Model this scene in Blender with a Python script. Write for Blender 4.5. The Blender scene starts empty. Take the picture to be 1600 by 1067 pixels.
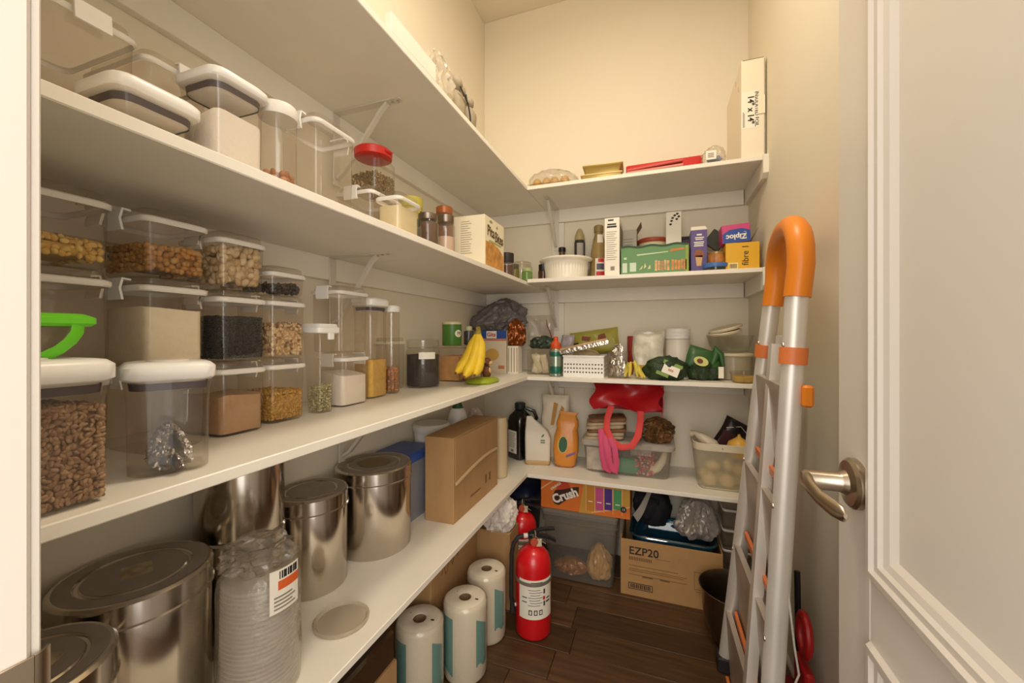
import bpy, bmesh, math, random
import numpy as np
from mathutils import Vector, Matrix, Euler, noise

random.seed(7)
np.random.seed(7)
PI = math.pi
scene = bpy.context.scene
COL = scene.collection

# ------------------------------------------------------------------ camera
cam_data = bpy.data.cameras.new('camera')
cam_data.sensor_width = 36.0
cam_data.lens = 630.0 / 1600.0 * 36.0
cam_data.shift_y = -(533.5 - 525.0) / 1600.0
cam_data.clip_start = 0.01
cam = bpy.data.objects.new('camera', cam_data)
cam.location = (0, 0, 1.02)
cam.rotation_euler = (math.radians(90), 0, math.radians(19.815))
COL.objects.link(cam)
scene.camera = cam

# ------------------------------------------------------------------ world, lights, exposure
world = bpy.data.worlds.new('world')
scene.world = world
world.use_nodes = True
world.node_tree.nodes['Background'].inputs[0].default_value = (1.0, 0.94, 0.87, 1)
world.node_tree.nodes['Background'].inputs[1].default_value = 1.6


def area_light(name, loc, rot, size, size_y, power, color, shape='RECTANGLE'):
    d = bpy.data.lights.new(name, 'AREA')
    d.shape = shape
    d.size = size
    if shape == 'RECTANGLE':
        d.size_y = size_y
    d.energy = power
    d.color = color
    o = bpy.data.objects.new(name, d)
    o.location = loc
    o.rotation_euler = rot
    COL.objects.link(o)
    return o


# the pantry's own ceiling lamp, and an added fill light behind the camera
area_light('pantry_lamp_light', (-0.12, 0.82, 2.56), (0, 0, 0), 0.30, 0, 10.5, (1.0, 0.88, 0.70), 'DISK')
area_light('hall_fill_light', (0.42, -1.25, 1.5), (math.radians(88), 0, math.radians(17)), 1.9, 1.6, 34.0, (1.0, 0.93, 0.84))  # added fill, set low to brighten under the shelves

scene.view_settings.view_transform = 'Standard'
scene.view_settings.look = 'None'
scene.view_settings.exposure = 0.18
scene.view_settings.gamma = 1.0
scene.view_settings.use_curve_mapping = False
scene.cycles.transparent_max_bounces = 40
scene.cycles.max_bounces = 10

# ------------------------------------------------------------------ materials


def lin(h):
    h = h.lstrip('#')
    out = []
    for i in (0, 2, 4):
        c = int(h[i:i + 2], 16) / 255.0
        out.append(c / 12.92 if c <= 0.04045 else ((c + 0.055) / 1.055) ** 2.4)
    return (out[0], out[1], out[2], 1.0)


MATS = {}


def mat(name, color='#cccccc', rough=0.5, metal=0.0, var=0.0, vscale=20.0, bump=0.0, bscale=60.0,
        island=None, stretch=None, spec=0.5, coat=0.0, emit=0.0):
    if name in MATS:
        return MATS[name]
    m = bpy.data.materials.new(name)
    m.use_nodes = True
    nt = m.node_tree
    b = nt.nodes['Principled BSDF']
    base = lin(color)
    b.inputs['Base Color'].default_value = base
    b.inputs['Roughness'].default_value = rough
    b.inputs['Metallic'].default_value = metal
    b.inputs['Specular IOR Level'].default_value = spec
    b.inputs['Coat Weight'].default_value = coat
    tc = nt.nodes.new('ShaderNodeTexCoord')
    src = tc.outputs['Object']
    if stretch:
        mp = nt.nodes.new('ShaderNodeMapping')
        mp.inputs['Scale'].default_value = stretch
        nt.links.new(src, mp.inputs['Vector'])
        src = mp.outputs['Vector']
    if island:
        g = nt.nodes.new('ShaderNodeNewGeometry')
        r = nt.nodes.new('ShaderNodeValToRGB')
        els = r.color_ramp.elements
        els[0].color = lin(island[0])
        els[1].color = lin(island[-1])
        for i, c in enumerate(island[1:-1]):
            e = els.new((i + 1) / (len(island) - 1))
            e.color = lin(c)
        nt.links.new(g.outputs['Random Per Island'], r.inputs['Fac'])
        nt.links.new(r.outputs['Color'], b.inputs['Base Color'])
    elif var > 0:
        n = nt.nodes.new('ShaderNodeTexNoise')
        n.inputs['Scale'].default_value = vscale
        n.inputs['Detail'].default_value = 4
        nt.links.new(src, n.inputs['Vector'])
        r = nt.nodes.new('ShaderNodeValToRGB')
        r.color_ramp.elements[0].position = 0.3
        r.color_ramp.elements[1].position = 0.7
        r.color_ramp.elements[0].color = tuple(c * (1 - var) for c in base[:3]) + (1,)
        r.color_ramp.elements[1].color = tuple(min(1, c * (1 + var)) for c in base[:3]) + (1,)
        nt.links.new(n.outputs['Fac'], r.inputs['Fac'])
        nt.links.new(r.outputs['Color'], b.inputs['Base Color'])
    if bump > 0:
        n = nt.nodes.new('ShaderNodeTexNoise')
        n.inputs['Scale'].default_value = bscale
        n.inputs['Detail'].default_value = 3
        nt.links.new(src, n.inputs['Vector'])
        bp = nt.nodes.new('ShaderNodeBump')
        bp.inputs['Strength'].default_value = bump
        bp.inputs['Distance'].default_value = 0.004
        nt.links.new(n.outputs['Fac'], bp.inputs['Height'])
        nt.links.new(bp.outputs['Normal'], b.inputs['Normal'])
    if emit > 0:
        b.inputs['Emission Color'].default_value = base
        b.inputs['Emission Strength'].default_value = emit
    MATS[name] = m
    return m


def clear(name, tint='#f2ede6', haze=0.05, rough=0.08, bump=0.0, bscale=40.0, refl=1.0, hazecol='#d8d0c4'):
    """thin clear plastic or glass: see-through with a fresnel sheen and a little haze"""
    if name in MATS:
        return MATS[name]
    m = bpy.data.materials.new(name)
    m.use_nodes = True
    nt = m.node_tree
    nt.nodes.remove(nt.nodes['Principled BSDF'])
    out = nt.nodes['Material Output']
    tr = nt.nodes.new('ShaderNodeBsdfTransparent')
    tr.inputs[0].default_value = lin(tint)
    df = nt.nodes.new('ShaderNodeBsdfDiffuse')
    df.inputs[0].default_value = lin(hazecol)
    gl = nt.nodes.new('ShaderNodeBsdfGlossy')
    gl.inputs['Roughness'].default_value = rough
    fr = nt.nodes.new('ShaderNodeLayerWeight')
    fr.inputs['Blend'].default_value = 0.5
    pw = nt.nodes.new('ShaderNodeMath')
    pw.operation = 'POWER'
    pw.inputs[1].default_value = 5.0
    nt.links.new(fr.outputs['Facing'], pw.inputs[0])
    mu = nt.nodes.new('ShaderNodeMath')
    mu.operation = 'MULTIPLY_ADD'
    mu.use_clamp = True
    mu.inputs[1].default_value = 0.8 * refl
    mu.inputs[2].default_value = 0.045 * refl
    m1 = nt.nodes.new('ShaderNodeMixShader')
    m1.inputs[0].default_value = haze
    m2 = nt.nodes.new('ShaderNodeMixShader')
    nt.links.new(tr.outputs[0], m1.inputs[1])
    nt.links.new(df.outputs[0], m1.inputs[2])
    nt.links.new(pw.outputs[0], mu.inputs[0])
    nt.links.new(mu.outputs[0], m2.inputs[0])
    nt.links.new(m1.outputs[0], m2.inputs[1])
    nt.links.new(gl.outputs[0], m2.inputs[2])
    nt.links.new(m2.outputs[0], out.inputs[0])
    if bump > 0:
        tc = nt.nodes.new('ShaderNodeTexCoord')
        n = nt.nodes.new('ShaderNodeTexNoise')
        n.inputs['Scale'].default_value = bscale
        n.inputs['Detail'].default_value = 4
        nt.links.new(tc.outputs['Object'], n.inputs['Vector'])
        bp = nt.nodes.new('ShaderNodeBump')
        bp.inputs['Strength'].default_value = bump
        bp.inputs['Distance'].default_value = 0.006
        nt.links.new(n.outputs['Fac'], bp.inputs['Height'])
        for nd in (df, gl, fr):
            nt.links.new(bp.outputs['Normal'], nd.inputs['Normal'])
    MATS[name] = m
    return m


WALL = mat('wall_paint', '#ebe2cd', 0.75, bump=0.05, bscale=220)
CEIL = mat('ceiling_paint', '#e4d9c6', 0.85, bump=0.05, bscale=200)
SHELF = mat('shelf_paint', '#efe8da', 0.42, var=0.025, vscale=9, bump=0.03, bscale=90)
DOORW = mat('door_paint', '#e8e1d8', 0.38, bump=0.02, bscale=150)
TRIMW = mat('trim_paint', '#dcd4ca', 0.35)
NICKEL = mat('satin_nickel', '#b9ad9c', 0.28, 1.0)
WHITEP = mat('white_plastic', '#f2efe9', 0.35)
SEALW = mat('white_silicone', '#e6e0d6', 0.5)
DARKG = mat('dark_gasket', '#4a4046', 0.5)
CLEAR = clear('clear_plastic', '#f8f5f1', 0.035, 0.07)
GLASS = clear('clear_glass', '#f6f6f2', 0.03, 0.03, refl=1.3)
FILM = clear('plastic_film', '#f9f7f3', 0.09, 0.12, bump=0.9, bscale=45, refl=1.6, hazecol='#e8e2d8')
FILMB = clear('amber_film', '#d8b47c', 0.25, 0.12, bump=0.9, bscale=40, refl=1.8, hazecol='#b98a4c')
STEEL = mat('steel', '#cbc3b8', 0.17, 1.0, var=0.14, vscale=14, bump=0.015, bscale=40, stretch=(1, 1, 0.25))
STEELD = mat('steel_dull', '#8d8072', 0.38, 1.0, var=0.12, vscale=25)
ALU = mat('aluminium', '#e4dfd7', 0.40, 0.45, var=0.06, vscale=12)
FOIL = mat('foil', '#c9c2b8', 0.22, 1.0, bump=1.0, bscale=60)
ORANGE = mat('orange_plastic', '#e8871e', 0.4)
ORANGE2 = mat('orange_clamp', '#dd7a3e', 0.45)
CARD = mat('cardboard', '#b08a5c', 0.8, var=0.05, vscale=30, bump=0.08, bscale=120, stretch=(1, 1, 0.3))
CARD2 = mat('cardboard_light', '#b38a58', 0.8, var=0.05, vscale=26, bump=0.06, bscale=100)
CARDIN = mat('cardboard_edge', '#d8bd92', 0.85)
WCARD = mat('white_card', '#efe9da', 0.6)
INK = mat('ink_black', '#2a2622', 0.6)
INKG = mat('ink_grey', '#8d8578', 0.7)
RED = mat('red_enamel', '#d3141c', 0.3, coat=0.3)
BLACKP = mat('black_plastic', '#16151a', 0.4)
BLACKR = mat('black_rubber', '#1f1d1e', 0.6)

# ------------------------------------------------------------------ mesh builder


def rring(hx, hy, r, z, n=4):
    r = min(r, hx * 0.999, hy * 0.999)
    pts = []
    for cx, cy, a0 in ((hx - r, hy - r, 0), (-(hx - r), hy - r, PI / 2), (-(hx - r), -(hy - r), PI), (hx - r, -(hy - r), 1.5 * PI)):
        for i in range(n + 1):
            a = a0 + PI / 2 * i / n
            pts.append((cx + r * math.cos(a), cy + r * math.sin(a), z))
    return pts


class MB:
    def __init__(self):
        self.v = []
        self.f = []

    def add(self, verts, faces, T=None):
        o = len(self.v)
        if T is not None:
            verts = [tuple(T @ Vector(p)) for p in verts]
        self.v += [tuple(p) for p in verts]
        self.f += [tuple(i + o for i in f) for f in faces]
        return self

    def loft(self, rings, cap0=True, cap1=True, closed=True, T=None):
        n = len(rings[0])
        vs = [p for r in rings for p in r]
        fs = []
        for k in range(len(rings) - 1):
            for i in range(n if closed else n - 1):
                j = (i + 1) % n
                fs.append((k * n + i, k * n + j, (k + 1) * n + j, (k + 1) * n + i))
        if cap0:
            fs.append(tuple(range(n - 1, -1, -1)))
        if cap1:
            fs.append(tuple(range((len(rings) - 1) * n, len(rings) * n)))
        return self.add(vs, fs, T)

    def rr(self, rows, cap0=True, cap1=True, n=4, T=None):
        """rounded-rectangle loft, rows of (z, half_x, half_y, radius)"""
        return self.loft([rring(hx, hy, r, z, n) for z, hx, hy, r in rows], cap0, cap1, T=T)

    def box(self, x0, x1, y0, y1, z0, z1, b=0.0015, T=None):
        cx, cy, hx, hy = (x0 + x1) / 2, (y0 + y1) / 2, (x1 - x0) / 2, (y1 - y0) / 2
        b = min(b, hx * 0.45, hy * 0.45, (z1 - z0) * 0.45)
        rows = [(z0, hx - b, hy - b, b * 0.5), (z0 + b, hx, hy, b), (z1 - b, hx, hy, b), (z1, hx - b, hy - b, b * 0.5)]
        rings = [[(p[0] + cx, p[1] + cy, p[2]) for p in rring(a, c, r, z, 1)] for z, a, c, r in rows]
        return self.loft(rings, T=T)

    def lathe(self, prof, seg=32, c=(0, 0, 0), cap0=True, cap1=True, T=None):
        rings = [[(c[0] + r * math.cos(2 * PI * i / seg), c[1] + r * math.sin(2 * PI * i / seg), c[2] + z) for i in range(seg)] for r, z in prof]
        return self.loft(rings, cap0, cap1, T=T)

    def tube(self, path, r, seg=8, cap=True, flat=None, T=None):
        P = [Vector(p) for p in path]
        rs = r if isinstance(r, (list, tuple)) else [r] * len(P)
        t0 = (P[1] - P[0]).normalized()
        up = Vector((0, 0, 1)) if abs(t0.z) < 0.9 else Vector((1, 0, 0))
        nrm = (up - t0 * up.dot(t0)).normalized()
        if flat is not None:
            nrm = (Vector(flat) - t0 * Vector(flat).dot(t0)).normalized()
        rings = []
        for i, p in enumerate(P):
            t = ((P[min(i + 1, len(P) - 1)] - P[max(i - 1, 0)])).normalized()
            nrm = (nrm - t * nrm.dot(t)).normalized()
            bn = t.cross(nrm)
            if isinstance(rs[i], (tuple, list)):
                ra, rb = rs[i]
            else:
                ra = rb = rs[i]
            rings.append([tuple(p + nrm * (ra * math.cos(2 * PI * k / seg)) + bn * (rb * math.sin(2 * PI * k / seg))) for k in range(seg)])
        return self.loft(rings, cap, cap, T=T)

    def bar(self, path, w, h, up=(0, 0, 1), T=None):
        """rectangular bar along a path: w across, h along up"""
        P = [Vector(p) for p in path]
        rings = []
        upv = Vector(up)
        for i, p in enumerate(P):
            t = ((P[min(i + 1, len(P) - 1)] - P[max(i - 1, 0)])).normalized()
            nv = (upv - t * upv.dot(t)).normalized()
            bn = t.cross(nv)
            rings.append([tuple(p + bn * (sx * w / 2) + nv * (sy * h / 2)) for sx, sy in ((-1, -1), (1, -1), (1, 1), (-1, 1))])
        return self.loft(rings, T=T)

    def blob(self, sx, sy, sz, amp=0.15, freq=3.0, seed=0, sub=4, base=True, c=(0, 0, 0), T=None, ridge=False):
        """lumpy closed form resting on z = 0"""
        bm = bmesh.new()
        bmesh.ops.create_icosphere(bm, subdivisions=sub, radius=1.0)
        off = Vector((seed * 7.31, seed * 3.17, seed * 1.73))
        vs = []
        for v in bm.verts:
            p = v.co.normalized()
            d = 0.0
            a, fq = 1.0, freq
            for _ in range(3):
                q = noise.noise(p * fq + off)
                d += a * ((0.5 - abs(q)) * 1.2 if ridge else q)
                a *= 0.5
                fq *= 2.1
            p = p * (1 + amp * d)
            z = p.z
            if base:
                z = max(z, -0.72) + 0.72
                z *= sz / 1.72
            else:
                z *= sz / 2
            vs.append((c[0] + p.x * sx / 2, c[1] + p.y * sy / 2, c[2] + z))
        fs = [tuple(v.index for v in f.verts) for f in bm.faces]
        bm.free()
        return self.add(vs, fs, T)

    def sack(self, sx, sy, sz, seed=0, taper=0.25, fold=0.16, lump=0.22, sub=5, f=3.2, lean=0.0, T=None):
        """gathered soft bag resting on z = 0 with folds running up its sides"""
        bm = bmesh.new()
        bmesh.ops.create_icosphere(bm, subdivisions=sub, radius=1.0)
        off = Vector((seed * 7.31, seed * 3.17, seed * 1.73))
        vs = []
        for v in bm.verts:
            p = v.co.normalized()
            big = noise.noise(p * 1.3 + off) * lump
            q = noise.noise(Vector((p.x * f, p.y * f, p.z * f * 0.45)) + off)
            q2 = noise.noise(Vector((p.x * f * 2.3, p.y * f * 2.3, p.z * f * 1.2)) - off)
            k = 1 + big + fold * (0.35 - abs(q) * 2.0) + fold * 0.45 * (0.3 - abs(q2) * 2.0)
            h = (max(p.z, -0.7) + 0.7) / 1.7
            k2 = k * (1 - taper * h ** 1.5)
            z = max(0.0, (max(p.z * (0.75 + 0.25 * k), -0.7) + 0.7) / 1.7)
            vs.append((p.x * k2 * sx / 2 + lean * h, p.y * k2 * sy / 2, z * sz))
        top = max(v[2] for v in vs)
        vs = [(x, y, z * sz / top) for x, y, z in vs]
        fs = [tuple(v.index for v in fc.verts) for fc in bm.faces]
        bm.free()
        return self.add(vs, fs, T)

    def pillow(self, w, h, t, amp=0.01, seed=0, n=14, pinch=1.0, T=None):
        """filled packet standing in the XZ plane: w wide, h tall, t thick, base at z = 0"""
        vs, idx = [], {}
        off = Vector((seed * 5.7, seed * 2.9, 0))
        for s in (0, 1):
            for i in range(n + 1):
                for j in range(n + 1):
                    u, v = i / n * 2 - 1, j / n
                    e = max(0.0, (1 - abs(u) ** 4) * (1 - abs(v * 2 - 1) ** 5)) ** (0.5 * pinch)
                    x, z = u * w / 2, v * h
                    nz = noise.noise(Vector((x * 22, z * 22, s * 9.0)) + off) * amp
                    wob = noise.noise(Vector((x * 9, z * 9, 3.0)) + off) * amp * 1.4
                    edge = i in (0, n) or j in (0, n)
                    yy = (wob if edge else wob + (t / 2 * e + nz * e) * (1 if s else -1))
                    dx = noise.noise(Vector((z * 14, 1.5, 0)) + off) * amp * (1 if abs(u) > 0.7 else 0.2)
                    if edge and s == 1:
                        idx[(s, i, j)] = idx[(0, i, j)]
                        continue
                    idx[(s, i, j)] = len(vs)
                    vs.append((x + dx, yy, z))
        fs = []
        for s in (0, 1):
            for i in range(n):
                for j in range(n):
                    q = (idx[(s, i, j)], idx[(s, i + 1, j)], idx[(s, i + 1, j + 1)], idx[(s, i, j + 1)])
                    fs.append(q if s == 0 else q[::-1])
        return self.add(vs, fs, T)

    def sheet(self, fn, nu, nv, t=0.001, T=None):
        """thin sheet with real thickness from fn(u, v) -> point"""
        g = [[Vector(fn(i / nu, j / nv)) for j in range(nv + 1)] for i in range(nu + 1)]
        vs, fs = [], []
        N = (nu + 1) * (nv + 1)
        top, bot = [], []
        for i in range(nu + 1):
            for j in range(nv + 1):
                du = g[min(i + 1, nu)][j] - g[max(i - 1, 0)][j]
                dv = g[i][min(j + 1, nv)] - g[i][max(j - 1, 0)]
                nn = du.cross(dv)
                nn = nn.normalized() if nn.length > 1e-9 else Vector((0, 0, 1))
                top.append(tuple(g[i][j] + nn * t / 2))
                bot.append(tuple(g[i][j] - nn * t / 2))
        vs = top + bot
        k = lambda i, j: i * (nv + 1) + j
        for i in range(nu):
            for j in range(nv):
                fs.append((k(i, j), k(i + 1, j), k(i + 1, j + 1), k(i, j + 1)))
                fs.append((N + k(i, j + 1), N + k(i + 1, j + 1), N + k(i + 1, j), N + k(i, j)))
        for i in range(nu):
            fs.append((k(i, 0), N + k(i, 0), N + k(i + 1, 0), k(i + 1, 0)))
            fs.append((k(i + 1, nv), N + k(i + 1, nv), N + k(i, nv), k(i, nv)))
        for j in range(nv):
            fs.append((k(0, j + 1), N + k(0, j + 1), N + k(0, j), k(0, j)))
            fs.append((k(nu, j), N + k(nu, j), N + k(nu, j + 1), k(nu, j + 1)))
        return self.add(vs, fs, T)

    def rects(self, items, face, t=0.0008):
        """raised print: rectangles (u0, v0, u1, v1) laid on a face function"""
        cells = []
        for u0, v0, u1, v1 in items:
            nn = max(1, int((u1 - u0) / 0.006)) if getattr(face, 'curved', False) else 1
            cells += [(u0 + (u1 - u0) * q / nn, v0, u0 + (u1 - u0) * (q + 1) / nn, v1) for q in range(nn)]
        for u0, v0, u1, v1 in cells:
            vs = [face(u, v, d) for d in (0.0, t) for u, v in ((u0, v0), (u1, v0), (u1, v1), (u0, v1))]
            self.add(vs, [(0, 3, 2, 1), (4, 5, 6, 7), (0, 1, 5, 4), (1, 2, 6, 5), (2, 3, 7, 6), (3, 0, 4, 7)])
        return self

    def poly(self, pts, face, t=0.0008):
        n = len(pts)
        if getattr(face, 'curved', False):
            cu, cv = sum(p[0] for p in pts) / n, sum(p[1] for p in pts) / n
            rg_ = [[face(cu + (u - cu) * k_, cv + (v - cv) * k_, t if k_ < 1 else 0.0) for u, v in pts] for k_ in (1.0, .97, .6, .25)]
            return self.loft(rg_, False, True)
        vs = [face(u, v, d) for d in (0.0, t) for u, v in pts]
        fs = [tuple(range(n - 1, -1, -1)), tuple(range(n, 2 * n))]
        fs += [(i, (i + 1) % n, n + (i + 1) % n, n + i) for i in range(n)]
        return self.add(vs, fs)

    def mesh(self, name, material, smooth=35):
        me = bpy.data.meshes.new(name)
        me.from_pydata(self.v, [], self.f)
        me.update()
        bm = bmesh.new()
        bm.from_mesh(me)
        bmesh.ops.recalc_face_normals(bm, faces=bm.faces)
        bm.to_mesh(me)
        bm.free()
        if material:
            me.materials.append(material)
        if smooth:
            me.shade_smooth()
            me.set_sharp_from_angle(angle=math.radians(smooth))
        return me


def face_y(ox, oy, oz):      # a face looking towards -y, u runs +x, v runs +z
    return lambda u, v, d: (ox + u, oy - d, oz + v)


def face_x(ox, oy, oz):      # a face looking towards +x, u runs +y, v runs +z
    return lambda u, v, d: (ox + d, oy + u, oz + v)


def face_z(ox, oy, oz):      # a face looking up
    return lambda u, v, d: (ox + u, oy + v, oz + d)


def face_cyl(r, a0=0.0, oz=0.0):   # wrapped round a cylinder, u in metres of arc
    fn = lambda u, v, d: ((r + d) * math.cos(a0 + u / r), (r + d) * math.sin(a0 + u / r), oz + v)
    fn.curved = True
    return fn


def tag(o, label=None, cat=None, group=None, kind=None):
    if label:
        o['label'] = label
    if cat:
        o['category'] = cat
    if group:
        o['group'] = group
    if kind:
        o['kind'] = kind
    return o


def thing(name, label, cat, loc=(0, 0, 0), rz=0.0, group=None, rot=None, kind=None):
    o = bpy.data.objects.new(name, None)
    o.empty_display_size = 0.02
    COL.objects.link(o)
    o.location = loc
    o.rotation_euler = rot if rot else (0, 0, rz)
    return tag(o, label, cat, group, kind)


def part(name, mb, material, parent=None, loc=(0, 0, 0), rot=(0, 0, 0), smooth=35, label=None, kind=None):
    me = mb if isinstance(mb, bpy.types.Mesh) else mb.mesh(name, material, smooth)
    o = bpy.data.objects.new(name, me)
    COL.objects.link(o)
    o.location = loc
    o.rotation_euler = rot
    if parent:
        o.parent = parent
    if label:
        o['label'] = label
    if kind:
        o['kind'] = kind
    return o


def single(name, label, cat, mb, material, loc=(0, 0, 0), rz=0.0, group=None, kind=None, rot=None, smooth=35):
    o = part(name, mb, material, None, loc, rot if rot else (0, 0, rz), smooth)
    return tag(o, label, cat, group, kind)


def struct(name, mb, material, loc=(0, 0, 0), rot=(0, 0, 0), smooth=35):
    return tag(part(name, mb, material, None, loc, rot, smooth), kind='structure')


def copy_tree(o, parent=None, label=None):
    c = o.copy()
    COL.objects.link(c)
    c.parent = parent
    if label:
        c['label'] = label
    for ch in list(o.children):
        copy_tree(ch, c)
    return c


def text(s, size, parent, loc, rot, material, name='lettering', sx=1.0, bold=0.0, ext=0.0004, align='CENTER'):
    cu = bpy.data.curves.new(name, 'FONT')
    cu.body = s
    cu.size = size
    cu.align_x = align
    cu.align_y = 'CENTER'
    cu.extrude = ext
    cu.offset = bold
    cu.resolution_u = 3
    to = bpy.data.objects.new('tmp_text', cu)
    COL.objects.link(to)
    bpy.context.view_layer.update()
    dg = bpy.context.evaluated_depsgraph_get()
    me = bpy.data.meshes.new_from_object(to.evaluated_get(dg))
    bpy.data.objects.remove(to)
    bpy.data.curves.remove(cu)
    me.name = name
    me.materials.clear()
    me.materials.append(material)
    if sx != 1.0:
        me.transform(Matrix.Diagonal((sx, 1, 1, 1)))
    return part(name, me, material, parent, loc, rot)


RY = (PI / 2, 0, 0)          # text on a face looking -y
RX = (PI / 2, 0, PI / 2)     # text on a face looking +x

_ICO = {}


def ico(sub):
    if sub not in _ICO:
        bm = bmesh.new()
        bmesh.ops.create_icosphere(bm, subdivisions=sub, radius=1.0)
        bm.verts.index_update()
        _ICO[sub] = (np.array([v.co[:] for v in bm.verts]), np.array([[v.index for v in f.verts] for f in bm.faces]))
        bm.free()
    return _ICO[sub]


def grain_mesh(name, pts, size, material, sub=2, jit=0.15, core=None):
    """one mesh of many small pieces at the given points (sizes are full axes)"""
    V, F = ico(sub)
    allv, allf = [], []
    o = 0
    rng = np.random.RandomState(len(pts) + 5)
    for p in pts:
        e = Euler(rng.rand(3) * 6.28)
        R = np.array(e.to_matrix())
        s = np.array(size) / 2 * (1 + jit * (rng.rand(3) * 2 - 1))
        allv.append((V * s) @ R.T + np.array(p))
        allf.append(F + o)
        o += len(V)
    vv = np.concatenate(allv)
    ff = np.concatenate(allf)
    m = MB()
    m.v = [tuple(x) for x in vv]
    m.f = [tuple(int(i) for i in x) for x in ff]
    if core:
        m.rr(core)
    me = bpy.data.meshes.new(name)
    me.from_pydata(m.v, [], m.f)
    me.materials.append(material)
    me.shade_smooth()
    return me


def shell_points(hx, hy, z0, z1, s, slope=0.0, seed=1, dens=0.86, big=None):
    """points over the visible skin of a box-shaped fill"""
    rng = random.Random(seed)
    pts = []
    st = s * dens
    big = big or s

    def fr(a, b, step):
        n = max(1, int((b - a) / step))
        return [a + (b - a) * (i + 0.5) / n for i in range(n)]
    top = lambda x, y: z1 + slope * (x / hx) * (z1 - z0) + 0.15 * s * math.sin(90 * y) + 0.2 * s * math.sin(70 * x)
    j = lambda: (rng.random() - 0.5) * st * 0.75
    for z in fr(z0, z1 + 0.002, st):
        for y in fr(-hy, hy, st):
            for x in (hx - s * 0.45, ):
                if z < top(x, y):
                    pts.append((x - abs(j()), y + j(), z + j()))
        for x in fr(-hx, hx, st):
            for y in (-hy + s * 0.45, hy - s * 0.45):
                if z < top(x, y):
                    pts.append((x + j(), y + (abs(j()) if y < 0 else -abs(j())), z + j()))
    for x in fr(-hx, hx, st):
        for y in fr(-hy, hy, st):
            pts.append((x + j(), y + j(), top(x, y) + j() * 0.8))
    e_ = big * .46
    lim = lambda p: (max(-hx + e_, min(hx - e_, p[0])), max(-hy + e_, min(hy - e_, p[1])), max(z0 + e_, p[2]))
    return [lim(p) for p in pts]


def fill_grains(name, label, loc, rz, hx, hy, z0, z1, size, material, slope=0.0, sub=2, cat=None, dens=0.8):
    s = (size[0] + size[1]) / 2
    pts = shell_points(hx, hy, z0, z1, s, slope, len(label), dens, max(size))
    k = s * 0.7
    core = [(z0 + k, hx - k, hy - k, 0.005), (z1 - k * 1.2, hx - k, hy - k, 0.005)] if z1 - z0 > 3 * k else None
    me = grain_mesh(name, pts, size, material, sub, core=core)
    return single(name, label, cat or name.replace('_', ' '), me, None, loc, rz, kind='stuff')


def fill_powder(name, label, loc, rz, hx, hy, r, z0, z1, material, tilt=0.0, bumpy=0.004, cat=None, seed=1):
    m = MB()
    rings = [rring(hx, hy, r, z0, 3)]
    zt = z1
    off = Vector((seed * 3.3, 0, 0))

    def ztop(x, y):
        return zt + tilt * x + noise.noise(Vector((x * 30, y * 30, 1)) + off) * bumpy
    rings.append([(x, y, ztop(x, y)) for x, y, _ in rring(hx, hy, r, z1, 3)])
    for k in (0.7, 0.35):
        rings.append([(x, y, ztop(x, y)) for x, y, _ in rring(hx * k, hy * k, r * k, z1, 3)])
    m.loft(rings)
    return single(name, label, cat or name.replace('_', ' '), m, material, loc, rz, kind='stuff', smooth=60)

# ------------------------------------------------------------------ room shell
XL, XR, YB, YF, ZC = -0.8546, 0.3621, 1.941, 0.12, 2.66
SX, SY = -0.5166, 1.6208                     # front edges of the left and the back shelves
T5, T4, T4L, T3, T2 = 1.651, 1.26, 1.25, 0.85, 0.44
TH = 0.016

floor = struct('floor', MB().box(XL - .1, XR + .1, -1.6, YB + .1, -.06, -.008), mat('subfloor', '#2a1a10', 0.8))
W1 = mat('plank_dark', '#4e3620', 0.45, var=0.4, vscale=7, bump=0.12, bscale=30, stretch=(0.6, 9, 1))
W2 = mat('plank_mid', '#563c26', 0.45, var=0.4, vscale=6, bump=0.12, bscale=30, stretch=(0.6, 9, 1))
W3 = mat('plank_deep', '#45301c', 0.45, var=0.4, vscale=8, bump=0.12, bscale=30, stretch=(0.6, 9, 1))
pl_cache = {}
rng = random.Random(3)
yrow = -1.55
k = 0
while yrow < YB:
    xs = [XL - .05]
    x = XL - .05 + rng.uniform(0.25, 0.8)
    while x < XR + .05:
        xs.append(x)
        x += rng.uniform(0.6, 0.9)
    xs.append(XR + .05)
    for a, b in zip(xs[:-1], xs[1:]):
        ww = min(0.118, YB + .02 - yrow)
        if ww > 0.02:
            m = MB().box(a + .0008, b - .0008, 0, ww - .0016, -.008, rng.uniform(-.0007, 0.0), 0.0012)
            part('plank', m, (W1, W2, W3)[k % 3], floor, (0, yrow, 0))
        k += 1
    yrow += 0.118

struct('wall_left', MB().box(XL - .1, XL, YF - .115, YB + .1, -.008, ZC), WALL)
struct('wall_back', MB().box(XL, XR + .1, YB, YB + .1, -.008, ZC), WALL)
struct('wall_right', MB().box(XR, XR + .1, YF - .115, YB, -.008, ZC), WALL)
struct('ceiling', MB().box(XL - .1, XR + .1, YF - .115, YB + .1, ZC, ZC + .08), CEIL)
struct('wall_front', MB().box(XL, -.334, YF - .115, YF, -.008, ZC).box(.306, XR, YF - .115, YF, -.008, ZC)
       .box(-.334, .306, YF - .115, YF, 2.07, ZC), WALL)
# door frame
struct('trim_1', MB().box(-.333, -.315, YF - .13, YF - .004, 0, 2.05, .002)
       .box(-.3325, -.3175, YF - .0035, YF + .0005, 0, 2.05, .001), TRIMW)
struct('trim_2', MB().box(.288, .305, YF - .13, YF, 0, 2.05, .002), TRIMW)
struct('trim_3', MB().box(-.333, .305, YF - .13, YF, 2.051, 2.069, .002), TRIMW)
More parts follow.
